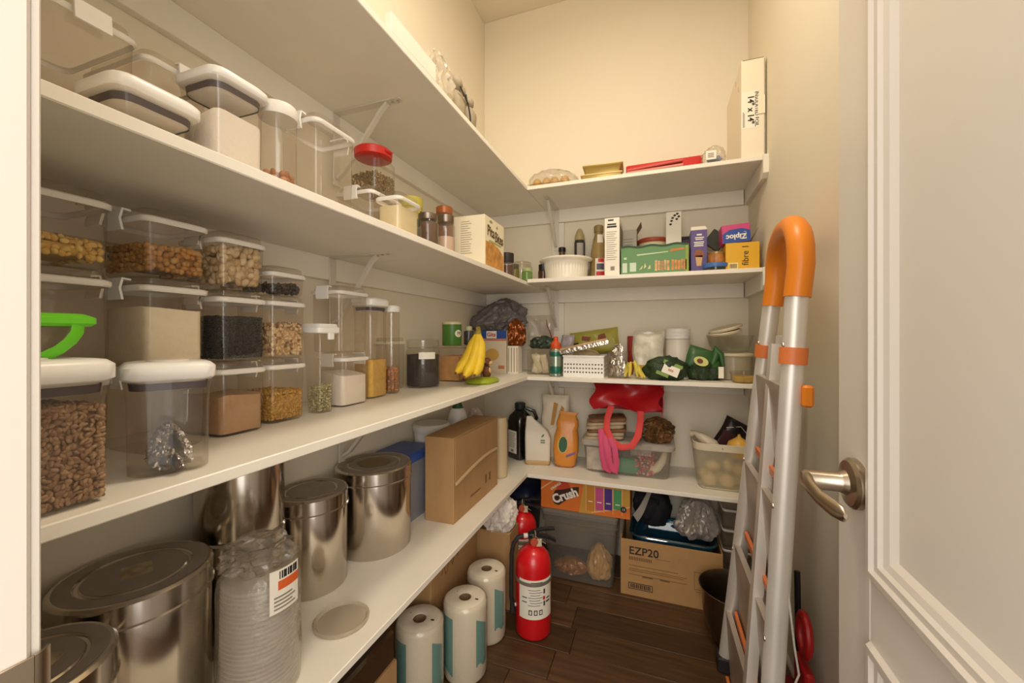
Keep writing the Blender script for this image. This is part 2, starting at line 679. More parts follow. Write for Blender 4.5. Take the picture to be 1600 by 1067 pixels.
# baseboards
struct('baseboard_right', MB().box(XR - .012, XR, YF + .01, YB - .014, 0, .085, .004), TRIMW)
struct('baseboard_back', MB().box(XL + .014, XR - .014, YB - .012, YB, 0, .085, .004), TRIMW)
struct('baseboard_left', MB().box(XL, XL + .012, YF + .01, YB - .014, 0, .085, .004), TRIMW)

# strike plate on the left jamb
sp = thing('strike_plate', 'grey metal strike plate on the white door jamb at lower left', 'strike plate', (-.315, .09, .814))
m = MB().box(0, .0016, -.03, .0265, -.035, .035, .0006)
part('plate', m, NICKEL, sp)
part('lip', MB().sheet(lambda u, v: (.0008 - .004 * u * u, .0265 + .007 * u, -.035 + .07 * v), 6, 2, .0016), NICKEL, sp)

# the open door along the right wall
door = struct('door_1', MB()
              .box(.25, .285, .118, .214, .01, 2.03, .002).box(.25, .285, .624, .72, .01, 2.03, .003)
              .box(.25, .285, .214, .624, .01, .12, .001).box(.25, .285, .214, .624, .64, .721, .001)
              .box(.25, .285, .214, .624, 1.93, 2.03, .001), DOORW)
for z0, z1 in ((.12, .64), (.721, 1.93)):
    part('door_panel', MB().box(.262, .274, .214, .624, z0, z1, .001), DOORW, door)
    rings = []
    for ins, xo in ((-.001, .252), (.0, .2495), (.003, .2435), (.011, .243), (.014, .2475), (.021, .248), (.024, .2525), (.031, .2555), (.037, .2625)):
        y0, y1, a, b = .214 + ins, .624 - ins, z0 + ins, z1 - ins
        rings.append([(xo, y0, a), (xo, y1, a), (xo, y1, b), (xo, y0, b)])
    part('panel_moulding', MB().loft(rings, False, False), TRIMW, door, smooth=20)
dh = part('door_handle', MB().lathe([(.0, 0), (.031, 0), (.033, .003), (.033, .009), (.029, .013), (.016, .015), (.0135, .020), (.0125, .022), (.0122, .060), (.009, .064), (.0, .065)],
                                    32, T=Matrix.Rotation(-PI / 2, 4, 'Y')), NICKEL, door, (.25, .655, .825))
part('lever', MB().tube([(-.056, .004, .0), (-.060, -.010, .000), (-.060, -.026, -.004), (-.056, -.045, -.010), (-.050, -.066, -.013), (-.047, -.084, -.012), (-.047, -.091, -.0115)],
                        [(.011, .008), (.0115, .007), (.0105, .0062), (.010, .0065), (.0105, .007), (.009, .006), (.003, .002)], 14), NICKEL, dh)
for z in (.25, 1.05, 1.82):
    part('hinge', MB().lathe([(.006, 0), (.006, .09)], 12), NICKEL, door, (.2505, .116, z))

# ------------------------------------------------------------------ shelves, cleats, brackets
lev = (('lowest', T2, T2), ('counter-height', T3, T3), ('middle', T4L, T4), ('top', T5, T5))
for nm, zl, zb in lev:
    single('shelf', 'white %s shelf board along the left wall' % nm, 'shelf',
           MB().box(XL, SX, YF, YB, zl - TH, zl, .0015), SHELF, group='long white shelf boards on the left wall')
    e = .001 if zl == zb else 0
    single('shelf', 'white %s shelf board across the back wall' % nm, 'shelf',
           MB().box(SX + .0006, XR, SY, YB, zb - TH, zb, .0015), SHELF, group='short white shelf boards on the back wall')
n = 4
for zl, zb in ((T2, T2), (T3, T3), (T4L, T4), (T5, T5)):
    zl -= TH
    zb -= TH
    struct('trim_%d' % n, MB().box(XL, XL + .018, YF, YB - .019, zl - .062, zl, .0012), SHELF)
    struct('trim_%d' % (n + 1), MB().box(XL + .019, XR - .02, YB - .018, YB, zb - .062, zb, .0012), SHELF)
    # right-hand cleat with its angled front end
    prof = [(YB - .001, zb + TH), (SY - .012, zb + TH), (SY - .012, zb - .045), (SY + .012, zb - .062), (YB - .001, zb - .062)]
    prof = [(YB - .001, zb), (SY + .002, zb), (SY + .002, zb + TH), (SY - .010, zb + TH), (SY - .010, zb - .048), (SY + .010, zb - .062), (YB - .001, zb - .062)]
    rings = [[(x, y, z) for y, z in prof] for x in (XR - .0165, XR)]
    struct('trim_%d' % (n + 2), MB().loft(rings), SHELF, smooth=20)
    n += 3
# upright batten behind the back brackets
struct('trim_%d' % n, MB().box(-.485, -.425, YB - .0165, YB, T2 + .001, T3 - TH - .064, .001)
       .box(-.485, -.425, YB - .0165, YB, T3 + .001, T4 - TH - .064, .001)
       .box(-.485, -.425, YB - .0165, YB, T4 + .001, T5 - TH - .064, .001), SHELF)

BRK = mat('bracket_white', '#ddd6ca', 0.4, 0.2)


def bracket(label, loc, rz, arm=.235, drop=.20):
    """origin at the wall under the shelf, arm runs along local +x"""
    t = thing('shelf_bracket', label, 'bracket', loc, rz, 'white metal shelf brackets')
    part('arm', MB().box(0, arm, -.012, .012, -.0025, 0, .001).box(arm - .001, arm + .012, -.009, .009, -.0025, 0, .001), BRK, t)
    part('back_plate', MB().box(0, .0025, -.012, .012, -drop, -.003, .001), BRK, t)
    part('strut', MB().bar([(.006, 0, -drop + .02), (.03, 0, -drop + .035), (arm - .05, 0, -.02), (arm - .03, 0, -.004)], .012, .008), BRK, t)
    for x in (arm - .015, arm + .002):
        part('screw', MB().lathe([(.0, -.0045), (.003, -.004), (.0035, -.0025)], 8), NICKEL, t, (x, 0, 0))


bracket('white metal bracket under the top shelf on the left wall', (XL + .0185, .885, T5 - TH), 0, .20)
bracket('white metal bracket under the middle shelf on the left wall', (XL + .0185, .871, T4L - TH), 0, .18)
bracket('white metal bracket under the counter-height shelf on the left wall', (XL + .0185, .905, T3 - TH), 0, .18, .17)
bracket('white metal bracket under the top shelf by the back corner', (-.462, YB - .0185, T5 - TH), -PI / 2, .20)
bracket('white metal bracket under the middle shelf by the back corner', (-.462, YB - .0185, T4 - TH), -PI / 2, .20)
bracket('white metal bracket under the counter-height shelf by the back corner', (-.462, YB - .0185, T3 - TH), -PI / 2, .20, .16)

# ceiling lamp the pantry is lit by (above the frame)
cl = thing('ceiling_light', 'round flush ceiling lamp with white metal base', 'ceiling lamp', (-.12, .82, ZC))
part('base', MB().lathe([(.13, -.03), (.14, -.02), (.14, 0)], 40), WHITEP, cl)
part('rim', MB().lathe([(.131, -.045), (.137, -.045), (.137, -.03), (.131, -.03)], 40, cap0=False, cap1=False), NICKEL, cl)

# ------------------------------------------------------------------ step ladder leaning by the right wall
lad = thing('step_ladder', 'folded aluminium step ladder with orange top handle leaning on right wall', 'ladder', (.24, 1.15, 0))
LO = Vector((.24, 1.15, 0))


def L(x, y, z):
    return tuple(Vector((x, y, z)) - LO)


def rail(path, w, h, name, mt=ALU):
    return part(name, MB().bar([L(*p) for p in path], w, h, up=(0, 1, 0)), mt, lad)


nt, nb = (.272, .975, 1.15), (.206, .955, .012)      # near front rail
ft, fb = (.292, 1.245, 1.15), (.196, 1.385, .012)    # far front rail
mix = lambda a, b, t: tuple(a[i] + (b[i] - a[i]) * t for i in range(3))
for a, b in ((nt, nb), (ft, fb)):
    r_ = part('rail', MB().tube([L(*a), L(*mix(a, b, .5)), L(*b)], [(.017, .021)] * 3, 12, flat=(0, 1, 0)), ALU, lad)
    for k in (.13, .42, .66):
        p = Vector(mix(a, b, k)) + Vector((-.0205, -.006, 0))
        part('rivet', MB().lathe([(.0055, 0), (.005, .002), (.0, .003)], 10, T=Matrix.Rotation(-PI / 2, 4, 'Y')), NICKEL, lad, L(*p))
    part('foot', MB().box(-.024, .024, -.024, .024, 0, .045, .004), BLACKR, lad, L(b[0], b[1], 0))
# rear legs folded against the front frame
for a, b in (((.268, 1.13, 1.0), (.186, 1.055, .012)), ((.300, 1.20, 1.02), (.255, 1.27, .012))):
    part('rear_leg', MB().bar([L(*a), L(*b)], .022, .030, up=(0, 1, 0)), ALU, lad)
    part('foot', MB().box(-.016, .016, -.018, .018, 0, .035, .003), BLACKR, lad, L(b[0], b[1], 0))
part('rear_brace', MB().bar([L(.204, 1.075, .22), L(.262, 1.26, .22)], .012, .025), ALU, lad)
# arched orange grip
pts = []
for i in range(15):
    a = PI * i / 14
    y = (nt[1] + ft[1]) / 2 - (ft[1] - nt[1]) / 2 * math.cos(a)
    x = nt[0] + (ft[0] - nt[0]) * (y - nt[1]) / (ft[1] - nt[1]) + .004
    pts.append(L(x, y, 1.165 + .105 * math.sin(a) ** .7))
pts = [L(nt[0] - .003, nt[1] - .0005, 1.10)] + pts + [L(ft[0] - .003, ft[1] + .003, 1.10)]
part('handle_grip', MB().tube(pts, .0245, 14), ORANGE, lad, smooth=60)
# steps folded flat between the front rails
ALUD = mat('aluminium_dull', '#bdb2a6', 0.42, 0.5, var=.15, vscale=9)
for k in (.30, .52, .74, .93):
    a, b = mix(nt, nb, k), mix(ft, fb, k)
    st_ = part('step', MB().bar([L(a[0] + .004, a[1] + .02, a[2]), L(b[0] + .004, b[1] - .02, b[2])], .215, .014, up=(1, 0, .06)), ALUD, lad)
    part('tread_edge', MB().bar([L(a[0] - .006, a[1] + .02, a[2] - .100), L(b[0] - .006, b[1] - .02, b[2] - .100)], .018, .008, up=(1, 0, .06)), ORANGE2, lad)
for a, b in ((nt, nb), (ft, fb)):
    p = mix(a, b, .135)
    q = mix(a, b, .165)
    part('clamp', MB().tube([L(*p), L(*q)], [(.022, .026)] * 2, 12, flat=(0, 1, 0)), ORANGE2, lad)
part('lock_knob', MB().box(-.008, .012, -.010, .010, -.022, .022, .005), ORANGE, lad, L(.279, .955, .90))
part('wire_stay', MB().tube([L(.247, .955, .52), L(.258, .950, .40), L(.266, .950, .345), L(.252, .952, .30)], .002, 6), ALU, lad)

# red dustpan and dark broom handle behind the ladder
bro = thing('broom', 'dark broom handle with red bristle block leaning behind the step ladder', 'broom', (.322, 1.17, 0))
part('pole', MB().tube([(.006, .0, .10), (.014, .045, .42)], .007, 10), BLACKP, bro)
part('brush_block', MB().box(-.02, .02, -.02, .10, .075, .115, .006), mat('red_bristle', '#8e1a1c', 0.6), bro)
part('bristles', MB().box(-.018, .018, -.015, .095, 0, .075, .003), mat('bristle_dark', '#3a1416', 0.9, bump=.8, bscale=200, stretch=(8, 8, .3)), bro)
dp = thing('dustpan', 'glossy red plastic dustpan hanging handle up beside the broom', 'dustpan', (.318, 1.10, .209))
loop = [(0, .032 * math.cos(a), .125 + .042 * math.sin(a)) for a in [i * PI / 12 for i in range(-6, 19)]]
part('handle', MB().tube(loop, [(.010, .009)] * len(loop), 10), mat('red_plastic', '#b31d1c', 0.35), dp)
part('pan', MB().box(-.010, .010, -.040, .040, -.209, .060, .006), MATS['red_plastic'], dp)

# ------------------------------------------------------------------ container builders


def snap_box(label, loc, hx, hy, h, rz=0.0, r=.014, latch=(-1, 1), group=None, capz=.012, seal=SEALW):
    """clear clip-lock box: body, white seal, clear cap, white clips on the y sides"""
    t = thing('clip_container', label, 'container', loc, rz, group)
    hb = h - capz - .009
    part('body', MB().rr([(.0005, hx - .006, hy - .006, r), (.004, hx - .003, hy - .003, r), (hb * .5, hx - .0018, hy - .0018, r), (hb, hx - .001, hy - .001, r)], True, False), CLEAR, t, smooth=40)
    part('seal', MB().rr([(hb, hx + .0005, hy + .0005, r), (hb + .002, hx + .002, hy + .002, r), (hb + .007, hx + .002, hy + .002, r), (hb + .009, hx, hy, r)], False, False), seal, t, smooth=40)
    part('cap', MB().rr([(hb + .009, hx, hy, r), (hb + .011, hx - .003, hy - .003, r), (h - .002, hx - .004, hy - .004, r), (h, hx - .007, hy - .007, r)], False, True), CLEAR, t, smooth=40)
    for s in latch:
        y = s * (hy + .002)
        part('clip', MB().bar([(0, y - s * .006, h - .004), (0, y + s * .004, h - .003), (0, y + s * .007, hb + .004), (0, y + s * .004, hb - .012)], min(hx, .03) * 1.2, .003, up=(0, s, .2)), WHITEP, t)
    return t


def pop_box(label, loc, hx, hy, h, rz=0.0, r=.018, group=None, lid=.026, gasket=.010):
    """clear box flaring to a thick white push-button lid with a dark gasket"""
    t = thing('pop_container', label, 'container', loc, rz, group)
    hb = h - lid
    part('body', MB().rr([(.0005, hx - .008, hy - .008, r), (.004, hx - .004, hy - .004, r), (hb - .03, hx - .003, hy - .003, r), (hb - .012, hx - .001, hy - .001, r), (hb, hx + .001, hy + .001, r)], True, False), CLEAR, t, smooth=40)
    part('gasket', MB().rr([(hb - gasket - .003, hx - .0055, hy - .0055, r), (hb - .004, hx - .0045, hy - .0045, r)], False, False), DARKG, t, smooth=40)
    part('lid_insert', MB().rr([(hb - gasket - .004, hx - .012, hy - .012, r), (hb - gasket - .001, hx - .006, hy - .006, r), (hb - .001, hx - .006, hy - .006, r)], True, False), SEALW, t, smooth=40)
    li = part('lid', MB().rr([(hb - .002, hx - .001, hy - .001, r), (hb + .002, hx + .003, hy + .003, r), (h - .006, hx + .003, hy + .003, r), (h - .001, hx - .002, hy - .002, r), (h, hx - .008, hy - .008, r)]), WHITEP, t, smooth=50)
    part('button', MB().lathe([(min(hx, hy) * .5, 0), (min(hx, hy) * .5, .0015), (min(hx, hy) * .46, .002)], 24), SEALW, li, (0, 0, h))
    return t


def jar(label, loc, r, h, lidh=.014, lidmat=None, glass=None, name='glass_jar', lidr=None, seg=28, cat='jar', shoulder=.12, group=None):
    t = thing(name, label, cat, loc, 0, group)
    hb = h - lidh
    lr = lidr or r * .86
    part('body', MB().lathe([(r * .8, .0005), (r * .96, .003), (r, .008), (r, hb * (1 - shoulder) - .002), (r * .97, hb * (1 - shoulder * .6)), (lr * .95, hb - .002), (lr * .95, hb)], seg, cap0=True, cap1=False), glass or GLASS, t, smooth=50)
    part('lid', MB().lathe([(lr, hb - .002), (lr + .001, hb), (lr + .001, h - .002), (lr - .002, h)], seg), lidmat or STEELD, t, smooth=40)
    return t


def jar_fill(name, label, loc, r, z0, z1, material, cat=None, tilt=0.0):
    m = MB()
    seg = 24
    rings = [[(r * .9 * math.cos(2 * PI * i / seg), r * .9 * math.sin(2 * PI * i / seg), z0) for i in range(seg)]]
    rings.append([(r * math.cos(2 * PI * i / seg), r * math.sin(2 * PI * i / seg), z0 + .004) for i in range(seg)])
    for q in (1, .6, .2):
        rings.append([(q * r * math.cos(2 * PI * i / seg), q * r * math.sin(2 * PI * i / seg), z1 + tilt * q * math.cos(2 * PI * i / seg) + (1 - q) * .003) for i in range(seg)])
    m.loft(rings)
    return single(name, label, cat or name.replace('_', ' '), m, material, loc, kind='stuff', smooth=50)


FL = mat('flour_white', '#faeed2', 0.9, var=.04, vscale=60, bump=.25, bscale=120)
SALT = mat('salt_white', '#f0e8dc', 0.9, bump=.2, bscale=200)
LENT = mat('lentil_brown', island=('#7d5d42', '#987656', '#aa8a68', '#88684a', '#b99a76'), rough=.6)
CHK = mat('split_pea_yellow', island=('#dcae50', '#eec66c', '#d0a64c', '#f2d284'), rough=.55)
BRC = mat('chickpea_tan', island=('#a8702e', '#c48e48', '#8e5c26', '#d2a55e', '#9a6a30'), rough=.5)
PIS = mat('pistachio_shell', island=('#cdb083', '#dcc39a', '#b89868', '#e4cfa8'), rough=.55)
BLK = mat('black_gram', island=('#0c0b0b', '#151312', '#26221f', '#090808'), rough=.5)
BEP = mat('black_eyed_pea', island=('#d9b98a', '#e6cda0', '#6a4426', '#caa472', '#e0c090', '#8a5a34'), rough=.55)
BRF = mat('brown_flour', '#b8926c', 0.95, var=.06, vscale=50, bump=.35, bscale=90)
YEL = mat('yellow_sev', island=('#b8862c', '#caa040', '#a87424', '#d8b458'), rough=.6)
GRN = mat('pale_seed_mix', island=('#b9b07c', '#8f8a58', '#d4cca4', '#a09a60'), rough=.7)
COR = mat('cornmeal', '#cfa650', .9, var=.1, vscale=90, bump=.4, bscale=160)
NUT = mat('brown_nut', island=('#a86a3c', '#bd8250', '#8d5530', '#c89464'), rough=.6)
COF = mat('ground_coffee', '#2e2320', .9, bump=.4, bscale=200)
DRK = mat('dark_raisin', island=('#2a2120', '#3a2e2a', '#1f1918'), rough=.5)
ZIA = mat('cumin_seed', island=('#7a6030', '#94783e', '#68522a'), rough=.7)
CRE = mat('cream_powder', '#e3d3a8', .9, bump=.25, bscale=140)

G3 = 'clear containers on the counter-height shelf'
# -- counter-height shelf, left wall, nearest first
cx, cy = -.588, .200
pop_box('clear pop-top container of brown lentils nearest the door jamb', (cx, cy, T3), .056, .058, .147, group=G3, lid=.022)
fill_grains('lentils', 'brown lentils filling the clear container nearest the door jamb', (cx, cy, T3), 0, .050, .052, .004, .098, (.0070, .0066, .0036), LENT, dens=.62)
pop_box('clear pop-top container holding a crumpled silver sachet', (-.595, .340, T3), .043, .043, .138, rz=math.radians(-26), group=G3, lid=.021)
m = MB().sack(.085, .044, .056, 4, .45, .4, .35, 5, 3.4)
single('foil_sachet', 'crumpled silver foil sachet inside the clear pop-top container', 'sachet', m, mat('sachet_foil', '#bdb8b2', .24, .9, bump=.9, bscale=70), (-.590, .338, T3 + .005), math.radians(-20), smooth=25)

# green lidded tub standing on the lentil container
gt = thing('green_lid_tub', 'small clear tub with lime green lid on top of the lentil container', 'tub', (-.600, .203, T3 + .148))
LIME = mat('lime_plastic', '#6fd424', 0.4)
part('body', MB().rr([(.0005, .026, .03, .012), (.034, .036, .042, .014)], True, False), CLEAR, gt)
part('lid', MB().rr([(.032, .040, .050, .012), (.035, .043, .053, .012), (.041, .043, .053, .012), (.045, .036, .046, .012)]), LIME, gt)
part('handle_strap', MB().tube([(.040, .036, .034), (.0405, .035, .026), (.038, .031, .017), (.034, .024, .008), (.030, .014, .001)], [(.0012, .006)] * 5, 8, flat=(1, .3, 0)), LIME, gt)

B = (('A', -.737, .245, .062, .078), ('B', -.730, .400, .055, .044), ('C', -.730, .5035, .055, .0425), ('D', -.742, .6075, .052, .0415))
lv = .128
for nm, x, y, hx, hy in B[:2]:
    snap_box('clear clip container behind the %s, lowest of its stack' % ('lentils' if nm == 'A' else 'silver sachet container'), (x, y, T3), hx, hy, lv - .001, group=G3)
snap_box('large empty clear clip container behind the green lidded tub', (-.737, .245, T3 + lv), .062, .078, lv - .001, group=G3)
snap_box('clear clip container of yellow split peas, topmost nearest the jamb', (-.737, .245, T3 + 2 * lv), .062, .078, .100, group=G3)
fill_grains('split_peas', 'yellow split peas in the topmost container nearest the jamb', (-.737, .245, T3 + 2 * lv), 0, .057, .073, .010, .036, (.009, .009, .006), CHK, slope=-.1)
snap_box('clear clip container nearly full of pale flour', (-.730, .400, T3 + lv), .055, .044, lv - .001, group=G3)
fill_powder('pale_flour', 'pale cream flour in the clip container below the tan chickpeas', (-.730, .400, T3 + lv), 0, .049, .038, .01, .006, .080, FL, bumpy=.010, cat='flour')
snap_box('clear clip container of tan chickpeas, topmost of its stack', (-.730, .400, T3 + 2 * lv), .055, .044, .098, group=G3)
fill_grains('tan_chickpeas', 'tan brown chickpeas in the topmost container of the second stack', (-.730, .400, T3 + 2 * lv), 0, .050, .039, .008, .044, (.0095, .009, .0085), BRC, cat='chickpeas')
x, y, hx, hy = B[2][1:]
snap_box('clear clip container of brown flour, lowest of its stack', (x, y, T3), hx, hy, lv - .002, group=G3)
fill_powder('brown_flour', 'light brown flour heaped in the lowest container of the third stack', (x, y, T3), 0, hx - .005, hy - .005, .01, .005, .068, BRF, bumpy=.014, cat='flour', seed=4)
snap_box('clear clip container of black lentils', (x, y, T3 + .126), hx, hy, .122, group=G3)
fill_grains('black_lentils', 'black lentils in the middle container of the third stack', (x, y, T3 + .126), 0, hx - .005, hy - .005, .005, .076, (.0042, .0042, .004), BLK, sub=1)
snap_box('clear clip container of pistachios, topmost of its stack', (x, y, T3 + .249), hx, hy, .098, group=G3)
fill_grains('pistachios', 'unshelled pistachios in the topmost container of the third stack', (x, y, T3 + .249), 0, hx - .005, hy - .005, .008, .068, (.017, .012, .011), PIS)
x, y, hx, hy = B[3][1:]
snap_box('clear clip container of yellow crisps, lowest of its stack', (x, y, T3), hx, hy, lv - .002, group=G3)
fill_grains('yellow_crisps', 'yellow broken crisps in the lowest container of the fourth stack', (x, y, T3), 0, hx - .005, hy - .005, .005, .058, (.008, .005, .004), YEL, cat='crisps')
snap_box('clear clip container of black-eyed peas', (x, y, T3 + .126), hx, hy, .124, group=G3)
fill_grains('black_eyed_peas', 'speckled black-eyed peas in the container beside the black lentils', (x, y, T3 + .126), 0, hx - .005, hy - .005, .005, .066, (.0085, .006, .0055), BEP)
snap_box('low clear clip container of dark raisins on the black-eyed peas', (x, y, T3 + .251), hx, hy, .056, group=G3, latch=())
single('raisins', 'dark raisins heaped in the low container above the black-eyed peas', 'raisins',
       grain_mesh('raisins', shell_points(hx - .01, hy - .008, .004, .018, .009, seed=3), (.012, .008, .007), DRK), None, (x, y, T3 + .251), kind='stuff')

# tall shaker with white flip cap
t = thing('cereal_shaker', 'tall tapered clear shaker with white flip cap beside the yellow crisps', 'container', (-.712, .705, T3))
part('body', MB().rr([(.0005, .020, .020, .012), (.12, .024, .024, .012), (.178, .028, .028, .012)], True, False), CLEAR, t)
part('cap', MB().rr([(.176, .030, .030, .012), (.178, .032, .033, .012), (.188, .032, .033, .012), (.191, .029, .030, .012), (.197, .027, .027, .01)]), WHITEP, t)
part('spout_tab', MB().box(.028, .034, -.008, .008, .162, .178, .002), WHITEP, t)
single('seed_mix', 'pale green seed mix in the tall tapered shaker', 'seeds', grain_mesh('seed_mix', shell_points(.018, .018, .004, .058, .006, seed=6), (.007, .005, .004), GRN, 1), None, (-.712, .705, T3), kind='stuff')

snap_box('clear clip container of white sugar under the tall empty one', (-.738, .808, T3), .04, .048, .130, group=G3)
fill_powder('white_sugar', 'white sugar in the clip container beside the tapered shaker', (-.738, .808, T3), 0, .035, .043, .01, .004, .078, SALT, tilt=-.15, bumpy=.003, cat='sugar')
snap_box('tall empty clear clip container stacked on the white sugar', (-.745, .803, T3 + .131), .045, .052, .160, group=G3)
pop_box('tall clear pop-top container of yellow cornmeal', (-.755, .927, T3), .036, .040, .275, group=G3, lid=.022)
fill_powder('cornmeal', 'yellow cornmeal in the tall pop-top container', (-.755, .927, T3), 0, .031, .035, .012, .005, .105, COR, bumpy=.004)
t = thing('round_canister', 'tall narrow clear canister of nuts with white lid beside the cornmeal', 'container', (-.748, 1.012, T3))
part('body', MB().lathe([(.019, .0005), (.022, .004), (.0235, .02), (.0235, .243)], 24, cap1=False), CLEAR, t)
part('lid', MB().lathe([(.0245, .241), (.0255, .244), (.0255, .256), (.023, .260)], 24), WHITEP, t)
single('peeled_nuts', 'brown nuts in the tall narrow canister', 'nuts', grain_mesh('peeled_nuts', [(.016 * math.cos(a) * q, .016 * math.sin(a) * q, z) for z in np.arange(.01, .075, .009) for a in np.arange(0, 6.2, .7) for q in (.4, 1)], (.014, .009, .008), NUT, 2), None, (-.748, 1.012, T3), kind='stuff')
snap_box('clear box with white rim half hidden behind the coffee jar', (-.808, 1.088, T3), .030, .046, .165, latch=(), group=G3)
t = jar('round glass jar of ground coffee with white label and glass lid', (-.745, 1.180, T3), .056, .158, .026, GLASS, lidr=.052)
part('label_plate', MB().rects([(-.028, .095, .028, .117)], face_cyl(.0563, -.75), .0006), WCARD, t)
jar_fill('ground_coffee', 'dark ground coffee in the round glass jar', (-.745, 1.180, T3), .053, .004, .108, COF, 'coffee')
# cracker box with tins on it
t = thing('cracker_box', 'clear plastic box of crackers behind the hanging bananas', 'container', (-.735, 1.40, T3))
part('body', MB().rr([(.0005, .06, .07, .006), (.125, .062, .072, .006)], True, False, 2), CLEAR, t)
part('lid', MB().rr([(.124, .064, .074, .006), (.134, .064, .074, .006)], True, True, 2), CLEAR, t)
CRK = mat('cracker', '#cf9a5c', .8, var=.15, vscale=40, bump=.2, bscale=90)
for i in range(9):
    m = MB().rr([(0, .045, .042, .004), (.0055, .045, .042, .004)], n=2)
    single('cracker', 'square golden cracker standing in the clear box behind the bananas', 'cracker', m, CRK, (-.735, 1.346 + i * .0135, T3 + .049), rot=(PI / 2 + .09 * math.sin(i * 2.3), PI / 2, 0), group='crackers in the clear box')
t = thing('green_tin', 'green printed tin with pale lid on the cracker box', 'tin', (-.745, 1.385, T3 + .1345))
part('body', MB().lathe([(.036, 0), (.037, .002), (.037, .080)], 28), mat('tin_green', '#4a7a2c', .4), t)
part('lid', MB().lathe([(.038, .080), (.038, .088), (.036, .09)], 28), mat('lid_cream', '#cfc9a0', .4), t)
part('label_plate', MB().poly([(.016 * math.cos(a), .045 + .014 * math.sin(a)) for a in np.arange(0, 6.28, .35)], face_cyl(.0372, -.35), .0006), WCARD, t)
text('M', .02, t, (.0372 * math.cos(-.35) + .0008, .0372 * math.sin(-.35), .045), (PI / 2, 0, PI / 2 - .35), INK)
t = jar('small dark glass bottle with pale cap beside the green tin', (-.705, 1.45, T3 + .1345), .020, .075, .016, mat('lid_cream', '#cfc9a0'), clear('dark_glass', '#4a3a2a', .1), 'glass_bottle', .012, cat='bottle')

# banana stand with monkey figure, bananas hanging on the hook
t = thing('banana_stand', 'green leaf-shaped banana stand with small brown monkey figure', 'banana stand', (-.598, 1.345, T3))
LEAF = mat('leaf_green', '#9aa828', .45, var=.1, vscale=25)
part('base', MB().rr([(.0005, .046, .070, .04), (.008, .050, .075, .045), (.016, .044, .068, .04), (.019, .030, .05, .03)], n=8), LEAF, t, smooth=60)
MK = mat('monkey_brown', '#6a3a1c', .6)
mk = part('monkey', MB().blob(.034, .034, .046, .05, 2, 1, 3, True, c=(0, .035, .017)), MK, t)
part('head', MB().blob(.032, .034, .032, .05, 2, 2, 3, False, c=(.002, .035, .074)), MK, mk)
part('muzzle', MB().blob(.018, .022, .018, .03, 2, 3, 3, False, c=(.014, .036, .070)), mat('monkey_tan', '#cfa878', .6), mk)
part('belly', MB().blob(.014, .022, .030, .03, 2, 5, 3, False, c=(.011, .036, .040)), MATS['monkey_tan'], mk)
for s in (-1, 1):
    part('ear', MB().blob(.006, .012, .012, .03, 2, 6, 2, False, c=(0, .035 + s * .018, .076)), MATS['monkey_tan'], mk)
part('hook', MB().tube([(-.01, .012, .012), (-.012, .014, .06), (-.012, .012, .12), (-.010, -.002, .172), (-.004, -.022, .198), (0, -.04, .190)], .0028, 8), mat('hook_brown', '#5a3216', .5), t)
BAN = mat('banana_skin', '#e0bc28', .5, var=.08, vscale=30)
bt = thing('banana_bunch', 'bunch of ripe yellow bananas hanging from the stand hook', 'bananas', (-.598, 1.305, T3 + .178))
for i, (dy, dx, k) in enumerate(((-.034, .004, 1.0), (-.010, .026, .97), (.012, .006, .95), (-.028, -.026, .92))):
    pth, rs = [], []
    for q in range(11):
        u = q / 10
        ang = u * 1.15
        pth.append((dx * (.25 + u), dy * .2 - (.105 * (1 - math.cos(ang * 1.1)) * 1.25) * k + dy * .6 * u, -.152 * math.sin(ang) * k - .002))
        rs.append(.0195 * min(1, .30 + 3.2 * u) * (1 if u < .82 else max(.25, 1 - (u - .82) * 4)))
    b_ = part('banana', MB().tube(pth, rs, 10), BAN, bt, smooth=60)
    part('tip', MB().tube([pth[-1], (pth[-1][0], pth[-1][1] - .004, pth[-1][2] - .003)], [.0045, .003], 8), MK, b_)
part('stem', MB().tube([(0, .0, -.012), (0, .002, .012), (.001, -.004, .022)], [.014, .009, .008], 10), mat('banana_stem', '#9a8a3a', .7), bt)

# packets and boxes in the corner
t = thing('mix_box', 'white and yellow food box with blue band in the corner behind the bananas', 'box', (-.715, 1.745, T3))
part('carton', MB().box(-.07, .07, -.03, .03, 0, .195, .001), mat('box_pale', '#d9cbb0', .6), t)
part('blue_band', MB().rects([(-.07, .158, .07, .195)], face_y(0, -.03, 0)), mat('ink_blue', '#274a94', .5), t)
part('title_plate', MB().rects([(-.028, .160, .022, .193)], face_y(0, -.031, 0)), WCARD, t)
text('Gits', .026, t, (-.003, -.0325, .176), RY, mat('ink_red', '#b3262a', .5), bold=.0006)
part('dish_print', MB().poly([(.034 * math.cos(a), .085 + .028 * math.sin(a)) for a in np.arange(0, 6.28, .4)], face_y(0, -.03, 0)), mat('ink_amber', '#cfa552', .6), t)
part('pink_band', MB().rects([(-.07, .148, .07, .157), (.03, .02, .06, .035)], face_y(0, -.03, 0)), mat('ink_salmon', '#c87a5c', .6), t)
t = thing('white_carton', 'white striped carton at the right of the blue banded box', 'box', (-.615, 1.74, T3))
part('carton', MB().box(-.025, .025, -.025, .035, 0, .125, .001), WCARD, t)
part('stripe', MB().rects([(-.021 + .013 * i, .008, -.016 + .013 * i, .117) for i in range(4)], face_y(0, -.025, 0)), mat('ink_tan', '#b59a78', .7), t)
single('grey_plastic_bag', 'crumpled dark grey plastic bag heaped in the corner above the boxes', 'bag', MB().sack(.30, .19, .160, 3, .45, .26, .3, 5, 2.6, .05),
       mat('grey_bag', '#6e6866', .4, bump=.5, bscale=22), (-.735, 1.83, T3 + .196), .3, smooth=30)
